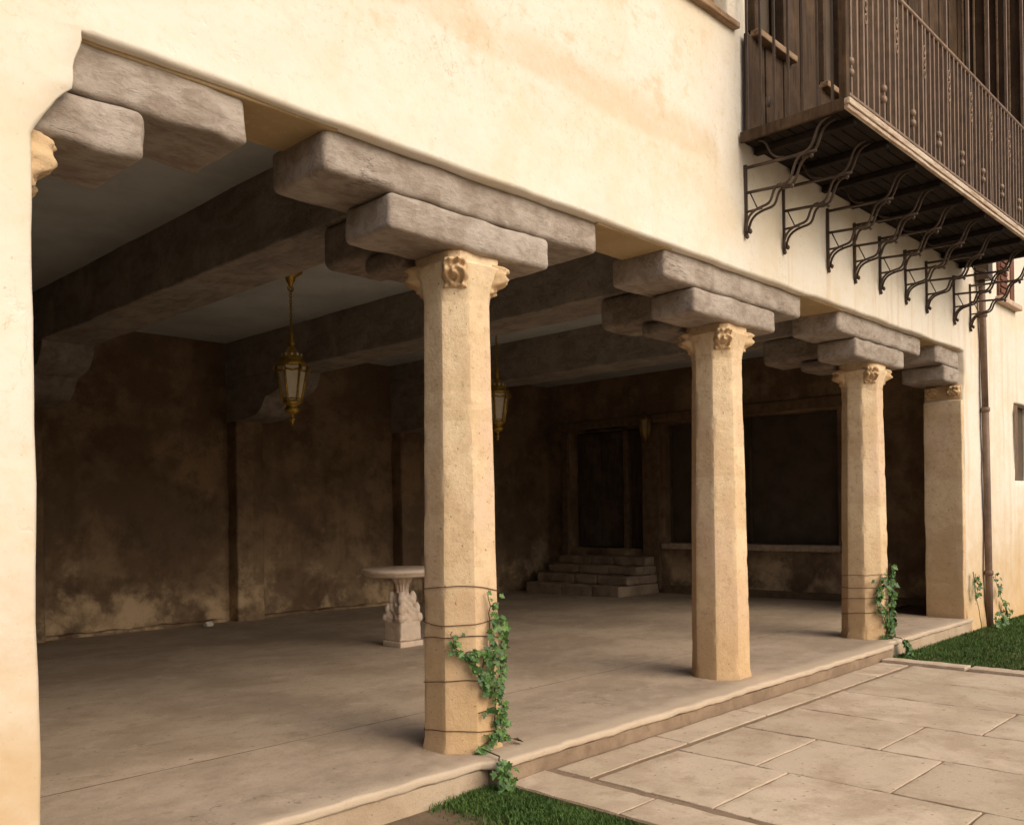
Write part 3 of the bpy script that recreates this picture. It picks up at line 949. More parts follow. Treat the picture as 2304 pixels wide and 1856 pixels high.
make_column(CX[0], 1, 'nearest octagonal stone column, with large ivy and five wires at its foot', [(0.965, 0.045, 2.2), (0.80, -0.03, 2.0), (0.67, 0.035, 2.3), (0.40, 0.04, 2.4), (0.10, 0.035, 2.2)])
make_column(CX[1], 2, 'middle octagonal stone column, standing bare on the floor without ivy', [])
make_column(CX[2], 3, 'farthest octagonal stone column, slim ivy climbing its right side', [(0.69, 0.02, 2.2), (0.55, 0.02, 2.0), (0.43, 0.025, 2.2), (0.26, 0.03, 2.3)])

# ------------------------------------------------------------------ bolsters on the columns
BLAB = ['stepped wooden bolster on the nearest column', 'stepped wooden bolster on the middle column', 'stepped wooden bolster on the farthest column']
for i, cx in enumerate(CX):
    t = empty('bolster', (cx, CY, 3.045), 'weathered ' + BLAB[i] + ', arms crossing under its beam', 'bolster', 'stepped wooden bolsters under the lintel')
    rbox('upper_block', cx - 1.155, cx + 1.11, 0.075, 0.59, 3.245, 3.475, M['bolster'], t, r=0.036, step=0.06, amp=0.010, sc=4.2, seed=i * 3 + 1)
    rbox('lower_block', cx - 0.725, cx + 0.60, 0.075, 0.52, 3.035, 3.242, M['bolster'], t, r=0.036, step=0.06, amp=0.010, sc=4.6, seed=i * 3 + 2)
    rbox('upper_cross_block', cx - 0.265, cx + 0.265, 0.605, 1.42, 3.145, 3.447, M['cross'], t, r=0.06, step=0.11, amp=0.010, sc=3, seed=i * 3 + 3)
    rbox('lower_cross_block', cx - 0.265, cx + 0.265, 0.535, 0.95, 3.02, 3.142, M['cross'], t, r=0.06, step=0.11, amp=0.010, sc=3, seed=i * 3 + 4)
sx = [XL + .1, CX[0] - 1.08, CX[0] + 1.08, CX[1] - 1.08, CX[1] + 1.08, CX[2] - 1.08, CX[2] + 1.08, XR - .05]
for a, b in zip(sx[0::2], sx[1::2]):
    rbox('lintel_soffit_shade', a, b, 0.045, WT - 0.02, 3.447, 3.50, M['soffit_shade'], bld, r=0.012, step=0.12, amp=0.006, sc=3, seed=a)  # added strips that carry the painted shade tone on the lintel underside
rbox('pier_facing', XR - 0.062, XR + 0.05, 0.012, WT - 0.01, -0.03, 2.825, M['column'], bld, r=0.014, step=0.12, amp=0.008, sc=3, seed=77)
t = empty('bolster', (1.6, CY, 3.03), 'stepped half bolster of rough wood built into the left pier', 'bolster', 'stepped wooden bolsters under the lintel')
rbox('upper_block', 1.10, 2.235, 0.055, 0.60, 3.235, 3.475, M['bolster'], t, r=0.034, step=0.055, amp=0.017, sc=4.6, seed=31)
rbox('lower_block', 1.10, 1.735, 0.055, 0.60, 3.02, 3.232, M['bolster'], t, r=0.036, step=0.055, amp=0.016, sc=4.8, seed=33)
t = empty('bolster', (12.1, CY, 3.03), 'stepped half bolster of wood let into the far pier', 'bolster', 'stepped wooden bolsters under the lintel')
rbox('upper_block', 11.60, 12.60, 0.065, 0.60, 3.235, 3.475, M['bolster'], t, r=0.035, step=0.11, amp=0.014, sc=3.1, seed=41)
rbox('lower_block', 11.88, 12.60, 0.065, 0.60, 3.035, 3.232, M['bolster'], t, r=0.038, step=0.11, amp=0.013, sc=3.1, seed=43)

# carved bands at the top of both piers
cb = rbox('carved_band', XR - 0.012, XR + 0.2, 0.03, 0.49, 2.835, 3.035, M['carved'], bld, r=0.03, step=0.08, amp=0.012, sc=9, seed=9)
for y, a in ((0.12, PI), (0.40, PI)):
    v_, f_ = rosette_geo((XR + 0.15, y), a, 2.835, 3.03, 0.125, 0.18, 60 + y * 10)
    mesh('carved_leaf', v_, f_, M['carved'], cb)
cb = rbox('carved_band', XL - 0.2, XL + 0.015, 0.03, 0.48, 2.72, 3.02, M['carved'], bld, r=0.03, step=0.08, amp=0.012, sc=9, seed=19)
for y, z0, z1 in ((0.135, 2.78, 3.04), (0.36, 2.74, 2.98)):
    v_, f_ = rosette_geo((XL - 0.14, y), 0.0, z0, z1, 0.150, 0.19, int(71 + y * 10))
    mesh('carved_leaf', v_, f_, M['carved'], cb)

# ------------------------------------------------------------------ beams and their wall corbels
for i, cx in enumerate(CX):
    t = empty('ceiling_beam', (cx, 4.4, 3.45), 'heavy brown ceiling beam running back from the %s column' % ('nearest', 'middle', 'farthest')[i], 'beam', 'ceiling beams across the loggia')
    def bw(p, s=i):
        return Vector((p.x + 0.012 * noise.noise(Vector((p.y * 0.6, s, 0))), p.y, p.z))
    rbox('beam_timber', cx - 0.285, cx + 0.285, 0.49, YB + .05, 3.45, ZC + 0.06, M['beam'], t, r=0.022, step=0.2, amp=0.012, sc=2, seed=i + 50, warp=bw)
    prof = [(YB + .03, 3.449), (YB - 1.62, 3.449), (YB - 1.60, 3.36), (YB - 1.54, 3.27), (YB - 1.44, 3.20), (YB - 1.28, 3.155), (YB - 1.10, 3.13), (YB - 1.05, 3.06), (YB - 0.98, 2.97), (YB - 0.86, 2.90), (YB - 0.70, 2.87), (YB - 0.45, 2.855), (YB + .03, 2.85)]
    nx = 7
    vs, fs = [], []
    for a in range(nx):
        x = cx - 0.283 + 0.566 * a / (nx - 1)
        vs += [tuple(nz((x, y, z), 0.006, 3, i + 60)) for y, z in prof]
    n = len(prof)
    for a in range(nx - 1):
        for q in range(n):
            fs.append((a * n + q, a * n + (q + 1) % n, (a + 1) * n + (q + 1) % n, (a + 1) * n + q))
    fs.append(tuple(range(n - 1, -1, -1)))
    fs.append(tuple((nx - 1) * n + q for q in range(n)))
    mesh('wall_corbel', vs, fs, M['beam'], t).data.set_sharp_from_angle(angle=math.radians(40))

# ------------------------------------------------------------------ hanging lanterns
def make_lantern(x, y, label):
    zc = ZC - 0.008
    t = empty('hanging_lantern', (x, y, zc), label, 'lantern', 'brass lanterns hanging from the ceiling')
    g = Geo(); g.lathe([(0.001, zc - 0.16), (0.022, zc - 0.155), (0.026, zc - 0.13), (0.045, zc - 0.10), (0.055, zc - 0.06), (0.10, zc - 0.03), (0.125, zc - 0.012), (0.125, zc + 0.003)], (x, y), 24); g.build('ceiling_rose', M['brass'], t)
    g = Geo()
    for k in range(12):
        z = zc - 0.185 - k * 0.034
        a = (k % 2) * PI / 2
        pts = [(x + 0.013 * math.cos(q) * math.cos(a), y + 0.013 * math.cos(q) * math.sin(a), z + 0.023 * math.sin(q)) for q in [2 * PI * j / 10 for j in range(11)]]
        g.tube(pts, 0.0052, 5, False)
    pts = [(x + 0.032 * math.cos(2 * PI * j / 14), y - .0, zc - 0.178 + 0.032 * math.sin(2 * PI * j / 14)) for j in range(15)]
    g.tube(pts, 0.008, 6, False)
    g.build('chain', M['brass'], t)
    T = 3.04
    g = Geo()
    g.lathe([(0.004, T + 0.42), (0.012, T + 0.40), (0.010, T + 0.34), (0.026, T + 0.32), (0.030, T + 0.29), (0.020, T + 0.27), (0.034, T + 0.235), (0.036, T + 0.21), (0.024, T + 0.185), (0.040, T + 0.165), (0.056, T + 0.15), (0.066, T + 0.13), (0.092, T + 0.11), (0.112, T + 0.075), (0.118, T + 0.06), (0.125, T + 0.05), (0.118, T + 0.035), (0.148, T + 0.02), (0.160, T + 0.0), (0.152, T - 0.02), (0.13, T - 0.03)], (x, y), 30)
    cr = g.build('crown', M['brass'], t)
    g = Geo()
    for k in range(12):
        a = 2 * PI * k / 12
        c = Vector((x + 0.104 * math.cos(a), y + 0.104 * math.sin(a), T + 0.092))
        pts = [c + Vector((math.cos(a) * 0.012, math.sin(a) * 0.012, 0)) + Vector((-math.sin(a) * 0.013 * math.cos(q), math.cos(a) * 0.013 * math.cos(q), 0.016 * math.sin(q))) for q in [2 * PI * j / 8 for j in range(8)]]
        g.add(pts, [tuple(range(8))])
    g.build('pierced_light', M['milk'], cr, False)
    NS = 6
    rt, rb, zt, zb = 0.158, 0.090, T - 0.025, T - 0.39
    off = PI / 6
    corners = [(math.cos(off + 2 * PI * k / NS), math.sin(off + 2 * PI * k / NS)) for k in range(NS)]
    for k in range(NS):
        a, b = corners[k], corners[(k + 1) % NS]
        vs = [(x + a[0] * rb * .96, y + a[1] * rb * .96, zb), (x + b[0] * rb * .96, y + b[1] * rb * .96, zb), (x + b[0] * rt * .96, y + b[1] * rt * .96, zt), (x + a[0] * rt * .96, y + a[1] * rt * .96, zt)]
        mesh('glass_pane', vs, [(0, 1, 2, 3)], M['milk'], t, False)
        g = Geo()
        g.tube([(x + a[0] * rt * 1.03, y + a[1] * rt * 1.03, zt + 0.01), (x + a[0] * (rt + rb) / 2 * 1.05, y + a[1] * (rt + rb) / 2 * 1.05, (zt + zb) / 2), (x + a[0] * rb * 1.03, y + a[1] * rb * 1.03, zb - 0.01)], 0.012, 6)
        # scrolled ear at the top of each rib and inner fillets along the pane
        for s in range(3):
            q = [(x + a[0] * (rt + 0.012 + 0.02 * math.sin(j / 8 * PI)), y + a[1] * (rt + 0.012 + 0.02 * math.sin(j / 8 * PI)), zt - 0.05 - s * 0.055 + 0.05 * j / 8) for j in range(9)]
            if s == 0: g.tube(q, 0.009, 5)
        mx, my = (a[0] + b[0]) / 2, (a[1] + b[1]) / 2
        g.build('rib', M['brass'], t)
        for f in (0.0, 1.0):
            g = Geo()
            r_ = (rt if f else rb) * 0.985
            z_ = zt - 0.035 if f else zb + 0.02
            g.tube([(x + a[0] * r_, y + a[1] * r_, z_), (x + mx * r_ * .99, y + my * r_ * .99, z_ - (0.02 if f else -0.012)), (x + b[0] * r_, y + b[1] * r_, z_)], 0.010, 5)
            g.build('fretwork', M['brass'], t)
    g = Geo()
    g.lathe([(0.09, zb + 0.005), (0.095, zb - 0.015), (0.075, zb - 0.035), (0.055, zb - 0.05), (0.074, zb - 0.07), (0.080, zb - 0.09), (0.066, zb - 0.115), (0.03, zb - 0.13), (0.016, zb - 0.145), (0.012, zb - 0.165), (0.022, zb - 0.175), (0.034, zb - 0.188), (0.022, zb - 0.202), (0.012, zb - 0.215), (0.018, zb - 0.228), (0.004, zb - 0.245)][::-1], (x, y), 20)
    g.build('bottom_finial', M['brass'], t)
    return t


make_lantern(5.17, 4.35, 'nearest ornate brass lantern, hanging left of the first column')
make_lantern(8.37, 4.50, 'second brass lantern, half hidden behind the nearest column')
t = empty('wall_lantern', (XE - 0.06, 5.86, 3.0), 'small dim wall lantern on the jamb between dark door and wide window', 'lantern')
lx, ly, lz = XE - 0.21, 5.86, 2.98
g = Geo(); g.tube([(XE - 0.055, ly, lz + 0.10), (XE - 0.13, ly, lz + 0.17), (lx, ly, lz + 0.245)], 0.014, 6); g.lathe([(0.03, lz + 0.06), (0.036, lz + 0.10), (0.03, lz + 0.14)], (XE - 0.07, ly), 10)
g.build('wall_arm', M['brass'], t)
g = Geo(); g.lathe([(0.125, lz + 0.13), (0.130, lz + 0.145), (0.09, lz + 0.18), (0.04, lz + 0.215), (0.012, lz + 0.25)], (lx, ly), 18); g.build('lantern_cap', M['brass'], t)
for q in range(6):
    a0, a1 = q * PI / 3, (q + 1) * PI / 3
    vs = [(lx + math.cos(a0) * .070, ly + math.sin(a0) * .070, lz - .15), (lx + math.cos(a1) * .070, ly + math.sin(a1) * .070, lz - .15), (lx + math.cos(a1) * .108, ly + math.sin(a1) * .108, lz + .13), (lx + math.cos(a0) * .108, ly + math.sin(a0) * .108, lz + .13)]
    mesh('glass_pane', vs, [(0, 1, 2, 3)], M['amber'], t, False)
    g = Geo(); g.tube([(lx + math.cos(a0) * .112, ly + math.sin(a0) * .112, lz + .135), (lx + math.cos(a0) * .073, ly + math.sin(a0) * .073, lz - .155)], 0.011, 6)
    g.build('rib', M['brass'], t)
g = Geo(); g.lathe([(0.004, lz - 0.25), (0.018, lz - 0.235), (0.012, lz - 0.215), (0.05, lz - 0.19), (0.078, lz - 0.165), (0.076, lz - 0.148)], (lx, ly), 16); g.build('bottom_finial', M['brass'], t)

# ------------------------------------------------------------------ carved stone table
TX, TY = 6.47, 4.18
TZ = floor_z(TY)
t = empty('stone_table', (TX, TY, TZ), 'pale round stone table on a carved pedestal, left behind the nearest column', 'table')
g = Geo()
g.lathe([(0.02, TZ + 0.79), (0.38, TZ + 0.79), (0.415, TZ + 0.798), (0.43, TZ + 0.812), (0.435, TZ + 0.825), (0.462, TZ + 0.838), (0.468, TZ + 0.855), (0.462, TZ + 0.872), (0.45, TZ + 0.879), (0.02, TZ + 0.88)], (TX, TY), 64)
g.build('table_top', M['marble'], t)
rbox('pedestal_base', TX - 0.165, TX + 0.165, TY - 0.165, TY + 0.165, TZ - 0.005, TZ + 0.06, M['marble'], t, r=0.012, step=0.05, amp=0.004, sc=9, seed=3)
rbox('pedestal_block', TX - 0.148, TX + 0.148, TY - 0.148, TY + 0.148, TZ + 0.061, TZ + 0.285, M['marble'], t, r=0.02, step=0.03, amp=0.010, sc=14, seed=4)
vs, fs = [], []
NA, NZ = 72, 60
for j in range(NZ + 1):
    v = j / NZ
    z = TZ + 0.27 + (0.79 - 0.27) * v
    key = [(0, 0.165), (0.10, 0.172), (0.2, 0.150), (0.33, 0.128), (0.45, 0.112), (0.56, 0.098), (0.62, 0.072), (0.7, 0.068), (0.8, 0.078), (0.9, 0.105), (1, 0.135)]
    for (a, ra), (b, rb) in zip(key, key[1:]):
        if a <= v <= b:
            s = (v - a) / (b - a)
            rr = ra + (rb - ra) * (s * s * (3 - 2 * s))
            break
    for k in range(NA):
        th = 2 * PI * k / NA
        lob = 1 + (0.17 * math.cos(4 * th + PI) if v < 0.62 else 0.06 * math.cos(8 * th))
        r = rr * lob
        if v < 0.66:
            r += 0.018 * math.cos(4 * (th * 2) + v * 30) * math.sin(v / 0.66 * PI) + 0.022 * noise.noise(Vector((math.cos(th) * 3.2, math.sin(th) * 3.2, z * 17)))
            r += 0.012 * noise.noise(Vector((math.cos(th) * 9, math.sin(th) * 9, z * 36)))
        elif v < 0.95:
            r += 0.007 * math.cos(12 * th)
        vs.append((TX + r * math.cos(th), TY + r * math.sin(th), z))
for j in range(NZ):
    for k in range(NA):
        fs.append((j * NA + k, j * NA + (k + 1) % NA, (j + 1) * NA + (k + 1) % NA, (j + 1) * NA + k))
mesh('carved_pedestal', vs, fs, M['marble'], t)
for q in range(4):         # folded wings of the carved beasts at the corners
    a = PI / 4 + q * PI / 2
    g = Geo()
    for r0, z0, rad, hh in ((0.118, 0.535, 0.040, 0.085), (0.158, 0.415, 0.046, 0.07), (0.182, 0.32, 0.05, 0.055), (0.150, 0.36, 0.04, 0.08)):
        c = Vector((TX + r0 * math.cos(a), TY + r0 * math.sin(a), TZ + z0))
        vv, ff = [], []
        for i in range(9):
            ph = -PI / 2 + PI * i / 8
            for k in range(10):
                th = 2 * PI * k / 10
                p = c + Vector((rad * math.cos(ph) * math.cos(th), rad * math.cos(ph) * math.sin(th), hh * math.sin(ph)))
                vv.append(nz(p, 0.010, 22, q))
        for i in range(8):
            for k in range(10):
                ff.append((i * 10 + k, i * 10 + (k + 1) % 10, (i + 1) * 10 + (k + 1) % 10, (i + 1) * 10 + k))
        g.add(vv, ff)
    g.build('carved_beast', M['marble'], t)

# ------------------------------------------------------------------ steps up to the door
zf = floor_z(6.5)
t = empty('stone_steps', (13.2, 6.75, zf), 'worn flight of four stone steps leading up to the dark doorway', 'steps')
tops = [0.12, 0.28, 0.44, 0.60]
for k in range(4):
    x0 = 12.55 + k * 0.30
    ya, yb = 5.72 + k * 0.03, 7.95 - k * 0.02
    z0 = -0.15 if k == 0 else tops[k - 1] - 0.012
    cuts = [ya, ya + 0.62 + 0.1 * (k % 2), ya + 1.35 - 0.1 * (k % 2), yb]
    for a, b in zip(cuts, cuts[1:]):
        rbox('step_block', x0, XE - 0.02, a + .004, b - .004, z0 + .013, tops[k] + random.uniform(-.008, .004), M['step'], t, r=0.026, step=0.07, amp=0.022, sc=6, seed=k * 7 + a)

sc_ = Geo()
vv, ff = rbox_geo(6.05, 6.17, 8.02, 8.10, floor_z(8) - .01, floor_z(8) + 0.055, r=0.02, step=0.02, amp=0.03, sc=16, seed=5)
sc_.add(vv, ff)
tag(sc_.build('crumpled_scrap', M['scrap'], None), 'small crumpled white scrap lying on the floor by the back wall', 'litter')

# ------------------------------------------------------------------ balcony
BX0, BX1, BY = 6.765, 12.42, -0.955
BZ0, BZ1 = 4.53, 4.597
t = empty('balcony', (9.6, -0.48, BZ0), 'long dark timber and iron balcony with close balusters and scrolled brackets', 'balcony')
nb = 9
for k in range(nb):
    y0 = BY + 0.05 + (0.0 - BY - 0.055) * k / nb
    y1 = BY + 0.05 + (0.0 - BY - 0.055) * (k + 1) / nb
    rbox('floor_board', BX0 + .03, BX1 - .03, y0 + .003, y1 - .003, BZ0 + .012, BZ1 - .005, M['boards'], t, r=0.006, step=0.6, amp=0.003, sc=3, seed=k)
rbox('fascia', BX0, BX1, BY, BY + 0.048, BZ0 + 0.022, BZ1 + 0.006, M['fascia'], t, r=0.006, step=0.4, amp=0.002, seed=1)
rbox('fascia', BX0, BX1, BY + 0.012, BY + 0.046, BZ0 - 0.012, BZ0 + 0.019, M['fascia'], t, r=0.005, step=0.4, amp=0.002, seed=2)
rbox('end_fascia', BX0 - 0.004, BX0 + 0.028, BY + 0.05, -0.015, BZ0 - 0.01, BZ1 + 0.012, M['plank'], t, r=0.006, step=0.4)
rbox('end_fascia', BX1 - 0.028, BX1 + 0.004, BY + 0.05, -0.015, BZ0 - 0.01, BZ1 + 0.012, M['plank'], t, r=0.006, step=0.4)
ix = BX0 + 0.25
while ix < BX1:            # joists under the boards
    rbox('joist', ix - 0.03, ix + 0.03, BY + 0.06, -0.02, BZ0 - 0.05, BZ0 + 0.009, M['boards'], t, r=0.008, step=0.6)
    ix += 0.65
RZ = 5.80
posts = [7.14 + 0.65 * k for k in range(9)]
yb_ = BY + 0.05


def flat_bar(name, x, z0, z1, rx, ry, parent, y=None, mat='balusters'):
    yy = yb_ if y is None else y
    g = Geo(); g.box(x - rx, x + rx, yy - ry, yy + ry, z0, z1)
    return g.build(name, M[mat], parent, False)


corner = rbox('corner_post', BX0 - 0.002, BX0 + 0.06, BY + 0.022, BY + 0.085, BZ1 + .008, 10.2, M['plank'], t, r=0.008, step=0.8)
for k, px in enumerate(posts):
    p = flat_bar('tall_post', px, BZ1 + .008, 10.2, 0.015, 0.013, t, None, 'balusters')
    p2 = flat_bar('twin_bar', px + 0.070, BZ1 + .008, RZ, 0.012, 0.012, t)
    g = Geo()              # scrolls between the twin bars
    for z in (5.58, 5.47, 5.36):
        g.tube([(px + 0.035 + 0.024 * math.cos(q), yb_ - .012, z + 0.04 * math.sin(q)) for q in [2 * PI * j / 10 for j in range(11)]], 0.010, 5, False)
    g.build('scroll_knot', M['balusters'], t)
bx = BX0 + 0.13
nball = 0
allx = []
lo = posts[0] - 0.65
while lo < BX1 - 0.05:
    for f in (0.285, 0.455, 0.63, 0.81):
        allx.append((lo + 0.65 * f, abs(f - 0.63) < .01))
    lo += 0.65
extra = []
for x, knot in allx + extra:
    if not (BX0 + 0.07 < x < BX1 - 0.05): continue
    g = Geo(); g.box(x - 0.013, x + 0.013, yb_ - 0.013, yb_ + 0.013, BZ1 + .008, RZ)
    o = g.build('baluster', M['balusters'], t, False)
    if knot:
        g = Geo()
        for z in (4.93, 4.84):
            g.lathe([(0.011, z - 0.035), (0.026, z - 0.022), (0.032, z), (0.026, z + 0.022), (0.011, z + 0.035)], (x, yb_), 10)
        g.build('baluster_knop', M['balusters'], o)
g = Geo()
g.tube([(BX0 + .03, yb_, RZ + 0.018), (BX1 - .03, yb_, RZ + 0.018)], 0.024, 8)
g.build('hand_rail', M['balusters'], t)
rbox('bottom_rail', BX0 + .062, BX1 - .03, yb_ - .016, yb_ + .016, BZ1 + 0.05, BZ1 + 0.075, M['balusters'], t, r=0.004, step=1.0)
for ex in (BX0 + 0.032, BX1 - 0.032):
    for k in range(7):
        y = BY + 0.15 + 0.122 * k
        g = Geo(); g.box(ex - 0.009, ex + 0.009, y - 0.009, y + 0.009, BZ1 + .008, RZ)
        o = g.build('side_baluster', M['iron'], t, False)
    g = Geo(); g.tube([(ex, yb_, RZ + .018), (ex, -0.02, RZ + .018)], 0.022, 8); g.build('side_rail', M['balusters'], t)
    for y, z in ((-0.26, 4.80),):
        g = Geo(); g.lathe([(0.008, z - 0.05), (0.02, z - 0.03), (0.024, z), (0.02, z + 0.03), (0.008, z + 0.05)], (ex, y + .075 * 0 - .001), 8); g.build('baluster_knop', M['iron'], t)
# plank cladding on the wall behind, leaving the two dark openings
px_ = BX0 + 0.06
kk = 0
while px_ < BX1:
    wd = 0.168
    x0, x1 = px_, min(px_ + wd, BX1)
    spans = [(BZ1 + 0.0, 10.2)]
    for a, b in ((6.98, 7.50), (8.30, 8.80)):
        if x1 > a + 0.01 and x0 < b - 0.01:
            spans = [(BZ1, 5.46), (6.95, 10.2)]
    for z0, z1 in spans:
        rbox('cladding_plank', x0 + .003, x1 - .003, -0.052 + 0.010 * (kk % 2), 0.004 - .03, z0, z1, M['plank'], t, r=0.005, step=0.9, amp=0.004, sc=2, seed=kk)
    px_ += wd
    kk += 1
for a, b in ((6.98, 7.50), (8.30, 8.80)):
    op = flat_bar('dark_opening', (a + b) / 2, 5.53, 6.94, (b - a) / 2 + .02, 0.012, t, 0.09, 'glass_dark')
    rbox('opening_sill', a - 0.04, b + 0.14, -0.115, -0.028, 5.465, 5.525, M['sill'], t, r=0.01, step=0.4)
    for xx in (a, b):
        rbox('opening_frame', xx - 0.03, xx + 0.03, -0.07, 0.06, 5.53, 6.95, M['plank'], t, r=0.008, step=0.6)
for k in range(7):          # boarded screen closing the far end
    y0 = BY + 0.09 + 0.133 * k
    rbox('screen_plank', BX1 - 0.075 + 0.010 * (k % 2), BX1 - 0.050, y0 + .003, y0 + .130, BZ1 + .002, 10.2, M['plank'], t, r=0.005, step=0.9, amp=0.004, sc=2, seed=k + 90)
    rbox('cover_batten', BX1 - 0.092, BX1 - 0.077, y0 - .012, y0 + .012, BZ1 + .002, 10.2, M['sill'], t, r=0.004, step=0.9)
rbox('top_beam', BX0 - .01, BX1 + .01, BY + 0.0, -0.02, 10.202, 10.35, M['plank'], t, r=0.012, step=0.8)

# scrolled iron brackets, each stepping out in three tiers
def bracket(x):
    b = Geo()
    X = lambda u, z, d=0.0: (x + d, -u, z)
    b.box(x - 0.011, x + 0.011, -0.024, 0.012, 3.76, 4.36)
    b.lathe([(0.004, 3.735), (0.017, 3.745), (0.017, 3.765), (0.006, 3.78)], (x, -0.02), 8)
    o = b.build('bracket', M['iron'], t, False)
    b = Geo()
    b.tube([X(0.0, 4.335), X(0.64, 4.305)], 0.014, 6)
    b.tube([X(0.0, 4.125), X(0.42, 4.095)], 0.013, 6)
    b.tube([X(0.0, 3.962), X(0.16, 3.962)], 0.010, 6)
    b.build('bracket_bar', M['iron'], o)
    b = Geo()
    for d in (-0.042, 0.042):
        b.tube(bez(X(0.50, 4.30, d), X(0.70, 4.27, d), X(0.60, 4.52, d), X(0.78, 4.52, d), 10), [0.0115] * 8 + [0.011, 0.009, 0.007], 6)
        b.tube(bez(X(0.32, 4.10, d), X(0.50, 4.05, d), X(0.42, 4.28, d), X(0.56, 4.295, d), 10), [0.0115] * 9 + [0.010, 0.008], 6)
        b.tube(bez(X(0.02, 3.79, d * .6), X(0.03, 3.95, d * .6), X(0.12, 3.95, d), X(0.22, 3.965, d), 8) + bez(X(0.22, 3.965, d), X(0.30, 3.98, d), X(0.25, 4.10, d), X(0.36, 4.105, d), 8)[1:], 0.011, 6)
    b.tube(bez(X(0.13, 4.53), X(0.26, 4.53), X(0.18, 4.36), X(0.36, 4.33), 10), 0.010, 6)
    b.tube([X(0.05, 4.12), X(0.12, 3.965)], 0.006, 5)
    for u, z in ((0.60, 4.285), (0.43, 4.085), (0.05, 3.80)):
        b.lathe([(0.003, z - 0.03), (0.014, z - 0.02), (0.018, z - 0.005), (0.010, z + 0.012)], (x, -u), 7)
    b.build('bracket_scroll', M['iron'], o)


for x in (6.856, 7.526, 8.429, 9.05, 9.70, 10.42, 11.08, 12.04, 12.66):
    bracket(x)

# ------------------------------------------------------------------ downpipe
t = empty('downpipe', (13.06, -0.058, -0.1), 'brown iron downpipe on the cream wall beyond the far pier', 'downpipe')
g = Geo()
g.tube([(13.13, -0.058, -0.2), (13.12, -0.058, 0.5), (13.10, -0.058, 1.6), (13.07, -0.058, 2.75)], 0.046, 12)
g.build('lower_pipe', M['pipe'], t)
g = Geo()
g.tube([(13.07, -0.058, 2.752), (13.03, -0.058, 3.7), (12.99, -0.058, 4.45)], 0.043, 12)
g.build('upper_pipe', M['pipe'], t)
g = Geo()
g.box(12.90, 13.08, -0.17, -0.01, 4.452, 4.75)
g.build('rainwater_head', M['iron'], t, False)
for z, x in ((2.74, 13.07), (0.55, 13.12), (4.0, 13.015)):
    g = Geo(); g.lathe([(0.049, z - 0.03), (0.057, z - 0.022), (0.057, z + 0.022), (0.049, z + 0.03)], (x, -0.058), 14); g.build('pipe_collar', M['pipe'], t)

# ------------------------------------------------------------------ ivy and plants
def leaf_mesh(name, mat, fold=0.18):
    half = [(0.0, 0.0), (0.16, -0.12), (0.40, -0.02), (0.30, 0.16), (0.62, 0.38), (0.30, 0.50), (0.22, 0.72), (0.0, 1.0)]
    vs = [(0, 0.0, 0), (0, 0.45, -0.02), (0, 1.0, -0.05)]
    fs = []
    for s in (1, -1):
        b = len(vs)
        for px, py in half[1:-1]:
            vs.append((s * px, py, fold * px + 0.05 * math.sin(py * 5) - 0.10 * px * px))
        ids = [b + i for i in range(len(half) - 2)]
        order = [0] + ids + [2]
        for p, q in zip(order, order[1:]):
            f = (1, p, q) if s == 1 else (1, q, p)
            fs.append(f)
    me = bpy.data.meshes.new(name)
    me.from_pydata(vs, [], fs)
    me.materials.append(mat)
    me.polygons.foreach_set('use_smooth', [True] * len(me.polygons))
    return me


LEAVES = [leaf_mesh('ivy_leaf', M['leaf'], f) for f in (0.10, 0.30, -0.12)]


def place_leaf(parent, p, size, rnd, face=Vector((-0.35, -1, 0.25)), name='leaf'):
    o = bpy.data.objects.new(name, rnd.choice(LEAVES))
    COL.objects.link(o)
    o.parent = parent
    nrm = (face.normalized() + Vector((rnd.gauss(0, .42), rnd.gauss(0, .32), rnd.gauss(0, .42)))).normalized()
    q = nrm.to_track_quat('Z', 'Y').to_matrix().to_4x4()
    m = Matrix.Translation(Vector(p) - wpos(parent)) @ q @ Matrix.Rotation(PI + rnd.gauss(0, 0.9), 4, 'Z') @ Matrix.Diagonal((size, size * rnd.uniform(0.9, 1.15), size, 1))
    o.matrix_local = m


def path_at(pts, f):
    L = [0]
    for a, b in zip(pts, pts[1:]):
        L.append(L[-1] + (Vector(b) - Vector(a)).length)
    d = f * L[-1]
    for i in range(len(pts) - 1):
        if d <= L[i + 1] or i == len(pts) - 2:
            s = (d - L[i]) / max(1e-6, L[i + 1] - L[i])
            return Vector(pts[i]).lerp(Vector(pts[i + 1]), s)


def col_front(x, cx):
    dx = abs(x - cx)
    return 0.093 + max(0.0, dx - 0.097) * 0.95


def ivy(name, base, label, runs, cx=None, size=0.05, seed=1, group=None, spread=0.045, off=0.03):
    rnd = random.Random(seed)
    t = empty(name, base, label, 'ivy' if 'ivy' in name else 'plant', group)
    n = 0
    for pts, cnt, spr in runs:
        q = []
        steps = max(3, 4 * len(pts))
        for i in range(steps + 1):
            p = path_at(pts, i / steps)
            if cx is not None and p.z > 0.03:
                p.y = col_front(p.x, cx) - 0.012
            p += Vector((rnd.gauss(0, .006), rnd.gauss(0, .002), 0))
            q.append(p)
        g = Geo()
        g.tube(q, [0.0052 * (1 - 0.5 * i / len(q)) for i in range(len(q))], 5)
        g.build('stem', M['stem'], t)
        for i in range(cnt):
            f = (i + rnd.random()) / cnt
            p = path_at(pts, f)
            p += Vector((rnd.gauss(0, spr), 0, rnd.gauss(0, spr * 0.6)))
            if cx is not None and p.z > 0.02:
                p.y = col_front(p.x, cx) - off - abs(rnd.gauss(0, 0.018))
            else:
                p.y -= abs(rnd.gauss(0, 0.02))
            place_leaf(t, p, size * rnd.uniform(0.6, 1.2), rnd)
            n += 1
    return t


